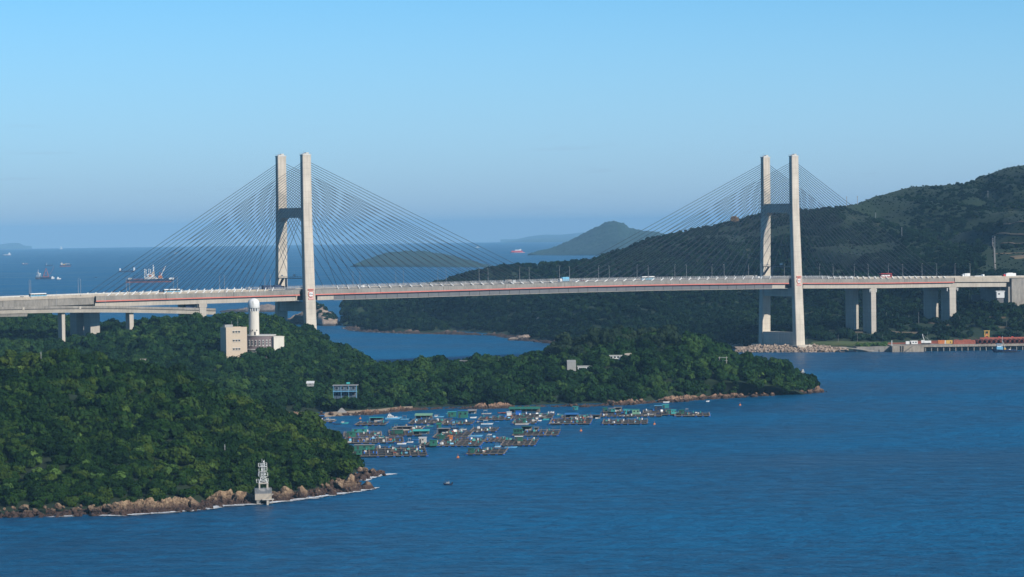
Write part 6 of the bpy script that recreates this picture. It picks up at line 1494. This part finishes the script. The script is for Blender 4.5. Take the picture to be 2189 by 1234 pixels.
# tug at the quay
p = sea(2146, 753.2); t = thing('tugboat', 'blue and white tugboat moored against the dark quay', 'tugboat', p, math.radians(180))
link('hull', hull_mesh(18, 5.6, 2.0, ('navy', 'black', 'wood'), draft=.6), t);
ubox('wheelhouse', 'lblue', t, (3.2, 0, 1.7), (4.6, 3.6, 2.6)); ubox('upper_wheelhouse', 'white', t, (3.6, 0, 4.3), (3.0, 2.8, 1.9)); ubox('window', 'glass', t, (3.6, 1.42, 5.1), (2.5, .1, .7)); ubox('roof', 'lblue', t, (3.6, 0, 6.2), (3.6, 3.2, .2))
rod('mast', 'white', t, (1.4, 0, 1.7), (1.0, 0, 12.2), .12); rod('mast_brace', 'white_dirty', t, (-1.6, 0, 1.7), (1.0, 0, 8.6), .16); ubox('winch', 'yellow', t, (-.8, 0, 1.7), (1.4, 1.8, 1.4)); ubox('deck_gear', 'white', t, (-4.2, 1.4, 1.6), (1.6, 1.0, .8))
tt = boat(2178, 753, 10, 'low dark tender boat moored right of the tugboat', 'skiff', ('navy', 'black', 'orange'))
if 'group' in tt: del tt['group']

# ------------------------------------------------------------------ traffic on the bridge
whl = MB(); whl.tube((0, -.15, 0), (0, .15, 0), .48, 12); wheel_me = whl.mesh('wheel', 'black')
def vehicle(px, label, kind, L, lane=-9.5, body='white', cab='white', cat=None, H=None, s=None, rev=False, base=None):
    if s is None: s, _ = bridge_pt(px, 600, -lane)
    # lane > 0: far carriageway
    o_ = -lane; z = zt(s)-.095; q = TB+DV*s+NV*(-lane); q.z = z
    if base: q, rz0 = base
    else: rz0 = TH
    t = thing(cat.replace(' ', '_'), label, cat, q, rz0+(PI if rev else 0), 'vehicles on the bridge')
    W = 2.5
    if kind == 'coach':
        b = MB(); b.box((0, 0, .45), (L, W, 1.3)); b.obj('body', body, t); b = MB(); b.box((0, 0, 2.55), (L*.99, W*.98, .65)); b.obj('roof', 'white', t)
        ubox('window_band', 'glass', t, (0, 0, 1.75), (L*.985, W*.97, .8))
        for k in range(6): ubox('window_pillar', body, t, (-L*.42+k*L*.168, 0, 1.75), (.14, W*.985, .8))
        ubox('windscreen', 'glass', t, (L*.5-.05, 0, 1.2), (.2, W*.9, 1.4)); ax = (-L*.32, L*.3)
    elif kind == 'double':
        b = MB(); b.box((0, 0, .4), (L, W, 1.3)); b.box((0, 0, 2.5), (L, W, .6)); b.box((0, 0, 3.95), (L, W, .35)); b.obj('body', body, t)
        ubox('window_band', 'glass', t, (0, 0, 1.7), (L*.98, W*.97, .8)); ubox('window_band', 'glass', t, (0, 0, 3.1), (L*.98, W*.97, .85)); ubox('advert_panel', 'white', t, (-L*.08, 0, 1.9), (L*.75, W*1.01, 1.1)); ax = (-L*.3, L*.32)
    elif kind in ('box', 'flat', 'mixer'):
        b = MB(); b.box((L*.5-1.1, 0, .6), (2.1, W*.94, 2.2), top=(.85, .95)); b.obj('cab', cab, t); ubox('windscreen', 'glass', t, (L*.5-.12, 0, 1.7), (.15, W*.8, .8)); ubox('chassis', 'joint', t, (-.6, 0, .6), (L*.9, W*.5, .35))
        if kind == 'box': ubox('cargo_box', body, t, (-1.2, 0, .95), (L-2.7, W, H or 2.6))
        elif kind == 'flat':
            ubox('flat_bed', 'joint', t, (-1.2, 0, .95), (L-2.7, W, .2)); ubox('load', body, t, (-1.4, 0, 1.15), (L-3.4, W*.95, H or 1.8))
        else:
            b = MB(); b.box((-1.2, 0, .95), (L-2.7, W, 2.7), top=(.93, .9)); b.box((-.8, 0, 3.65), (L*.4, W*.6, .35)); b.obj('tank', body, t)
        ax = (-L*.38, -L*.2, L*.33)
    else:
        b = MB(); b.box((0, 0, .3), (L, 1.8, .65)); b.obj('body', body, t); b = MB(); b.box((-.2, 0, .95), (L*.55, 1.65, .6 if kind == 'car' else 1.1), top=(.75, .85)); b.obj('cabin_glass', 'glass' if kind == 'car' else body, t)
        b = MB(); b.box((-.2, 0, 1.53 if kind == 'car' else 2.0), (L*.4, 1.45, .06)); b.obj('roof', body, t); ax = (-L*.3, L*.3); W = 1.8
    for x in ax:
        for y in (-1, 1): link('wheel', wheel_me, t, (x, y*(W/2-.12), .48 if kind != 'car' else .36), 0, (1, 1, 1) if kind != 'car' else (.75, .8, .75))
    return t
V_ = vehicle
V_(80, 'light blue open-framed coach with white trim on the left approach', 'coach', 11.5, -12, 'lblue', cat='coach')
V_(47, 'white saloon car at the far left end of the approach', 'car', 4.6, -12, 'white', cat='car')
V_(366, 'white and light blue coach left of the left tower', 'coach', 12, -12, 'lblue', cat='coach')
V_(344, 'dark van close behind the white and light blue coach', 'van', 5, -12, 'navy', cat='van')
V_(574, 'dark blue box truck just left of the rear leg of the left tower', 'box', 10, 4, 'navy', 'navy', 'truck')
V_(596, 'second dark blue truck passing behind the rear leg of the left tower', 'box', 8, 4, 'navy', 'navy', 'truck')
V_(775, 'white van on the main span, first right of the left tower', 'van', 5.2, -11, 'white', cat='van')
V_(727, 'small white car just right of the left tower', 'car', 4.4, -11, 'white', cat='car')
V_(873, 'grey car on the left third of the main span', 'car', 4.4, -11, 'greyblock', cat='car')
V_(1089, 'truck with a long grey flat load and white cab at mid span', 'flat', 9.5, -11, 'tin', 'white', 'truck', 2.0)
V_(1205, 'truck with a bright light blue box at mid span', 'box', 8.5, -11, 'lblue', 'white', 'truck', 3.0, rev=True)
V_(1232, 'white car right behind the bright light blue truck', 'car', 4.8, -11, 'white', cat='car')
V_(1245, 'reddish car behind the white car at mid span', 'car', 4.5, -8, 'rust', cat='car')
V_(1384, 'white and light blue tour coach on the right half of the main span', 'coach', 11.5, -11, 'lblue', cat='coach')
V_(1450, 'white car between the tour coach and the right tower', 'car', 4.5, -11, 'white', cat='car')
V_(1487, 'pale grey car nearer to the right tower', 'car', 4.5, -8, 'white_dirty', cat='car')
V_(1604, 'grey flatbed truck left of the rear leg of the right tower', 'flat', 12, 4, 'tin', 'greyblock', 'truck', 1.6)
V_(1622, 'white van just left of the right tower', 'van', 5, -11, 'white', cat='van')
V_(1819, 'white pickup right of the right tower', 'van', 5.4, -11, 'white', cat='pickup')
V_(1893, 'red and white double-decker bus on the right side span', 'double', 11.5, -11, 'cardred', cat='double-decker bus')
V_(2064, 'white box truck near the right end of the bridge', 'box', 8.5, -12, 'white', 'white', 'truck', 2.7, rev=True)
V_(2092, 'white flatbed trailer between the two white trucks at the right end', 'flat', 11, -12, 'white', 'white', 'truck', .6)
V_(2157, 'big white tanker truck with a red cab at the right edge of the deck', 'mixer', 14, -12, 'white', 'cardred', 'tanker truck', rev=True)
s_ = sl*(404+70)/522; q_ = pa+sd*(s_/sl); q_.z = zs(s_)-.895
vehicle(0, 'dark blue box truck on the slip road beneath the deck', 'box', 10, cat='truck', body='navy', cab='white', base=(q_, sth), s=0)
s_ = sl*(432+70)/522; q_ = pa+sd*(s_/sl); q_.z = zs(s_)-.895
vehicle(0, 'white van leading at the end of the slip road', 'van', 5.5, cat='van', body='white', base=(q_, sth), s=0)

# ------------------------------------------------------------------ the air: one closed box of thin haze round everything
hb = MB(); hb.box((0, 0, -150), (94000, 94000, 352)); 
hm = bpy.data.materials.new('haze'); hm.use_nodes = True; hn = hm.node_tree; hn.nodes.clear()
pv = hn.nodes.new('ShaderNodeVolumePrincipled'); ou = hn.nodes.new('ShaderNodeOutputMaterial'); hn.links.new(pv.outputs[0], ou.inputs['Volume'])
pv.inputs['Color'].default_value = (*HAZE_COL, 1); pv.inputs['Density'].default_value = HAZE; pv.inputs['Anisotropy'].default_value = -.25
hm.volume_intersection_method = 'FAST' if hasattr(hm, 'volume_intersection_method') else None
try: hm.cycles.homogeneous_volume = True
except Exception: pass
o = hb.obj('haze', hm); prop(o, kind='stuff')
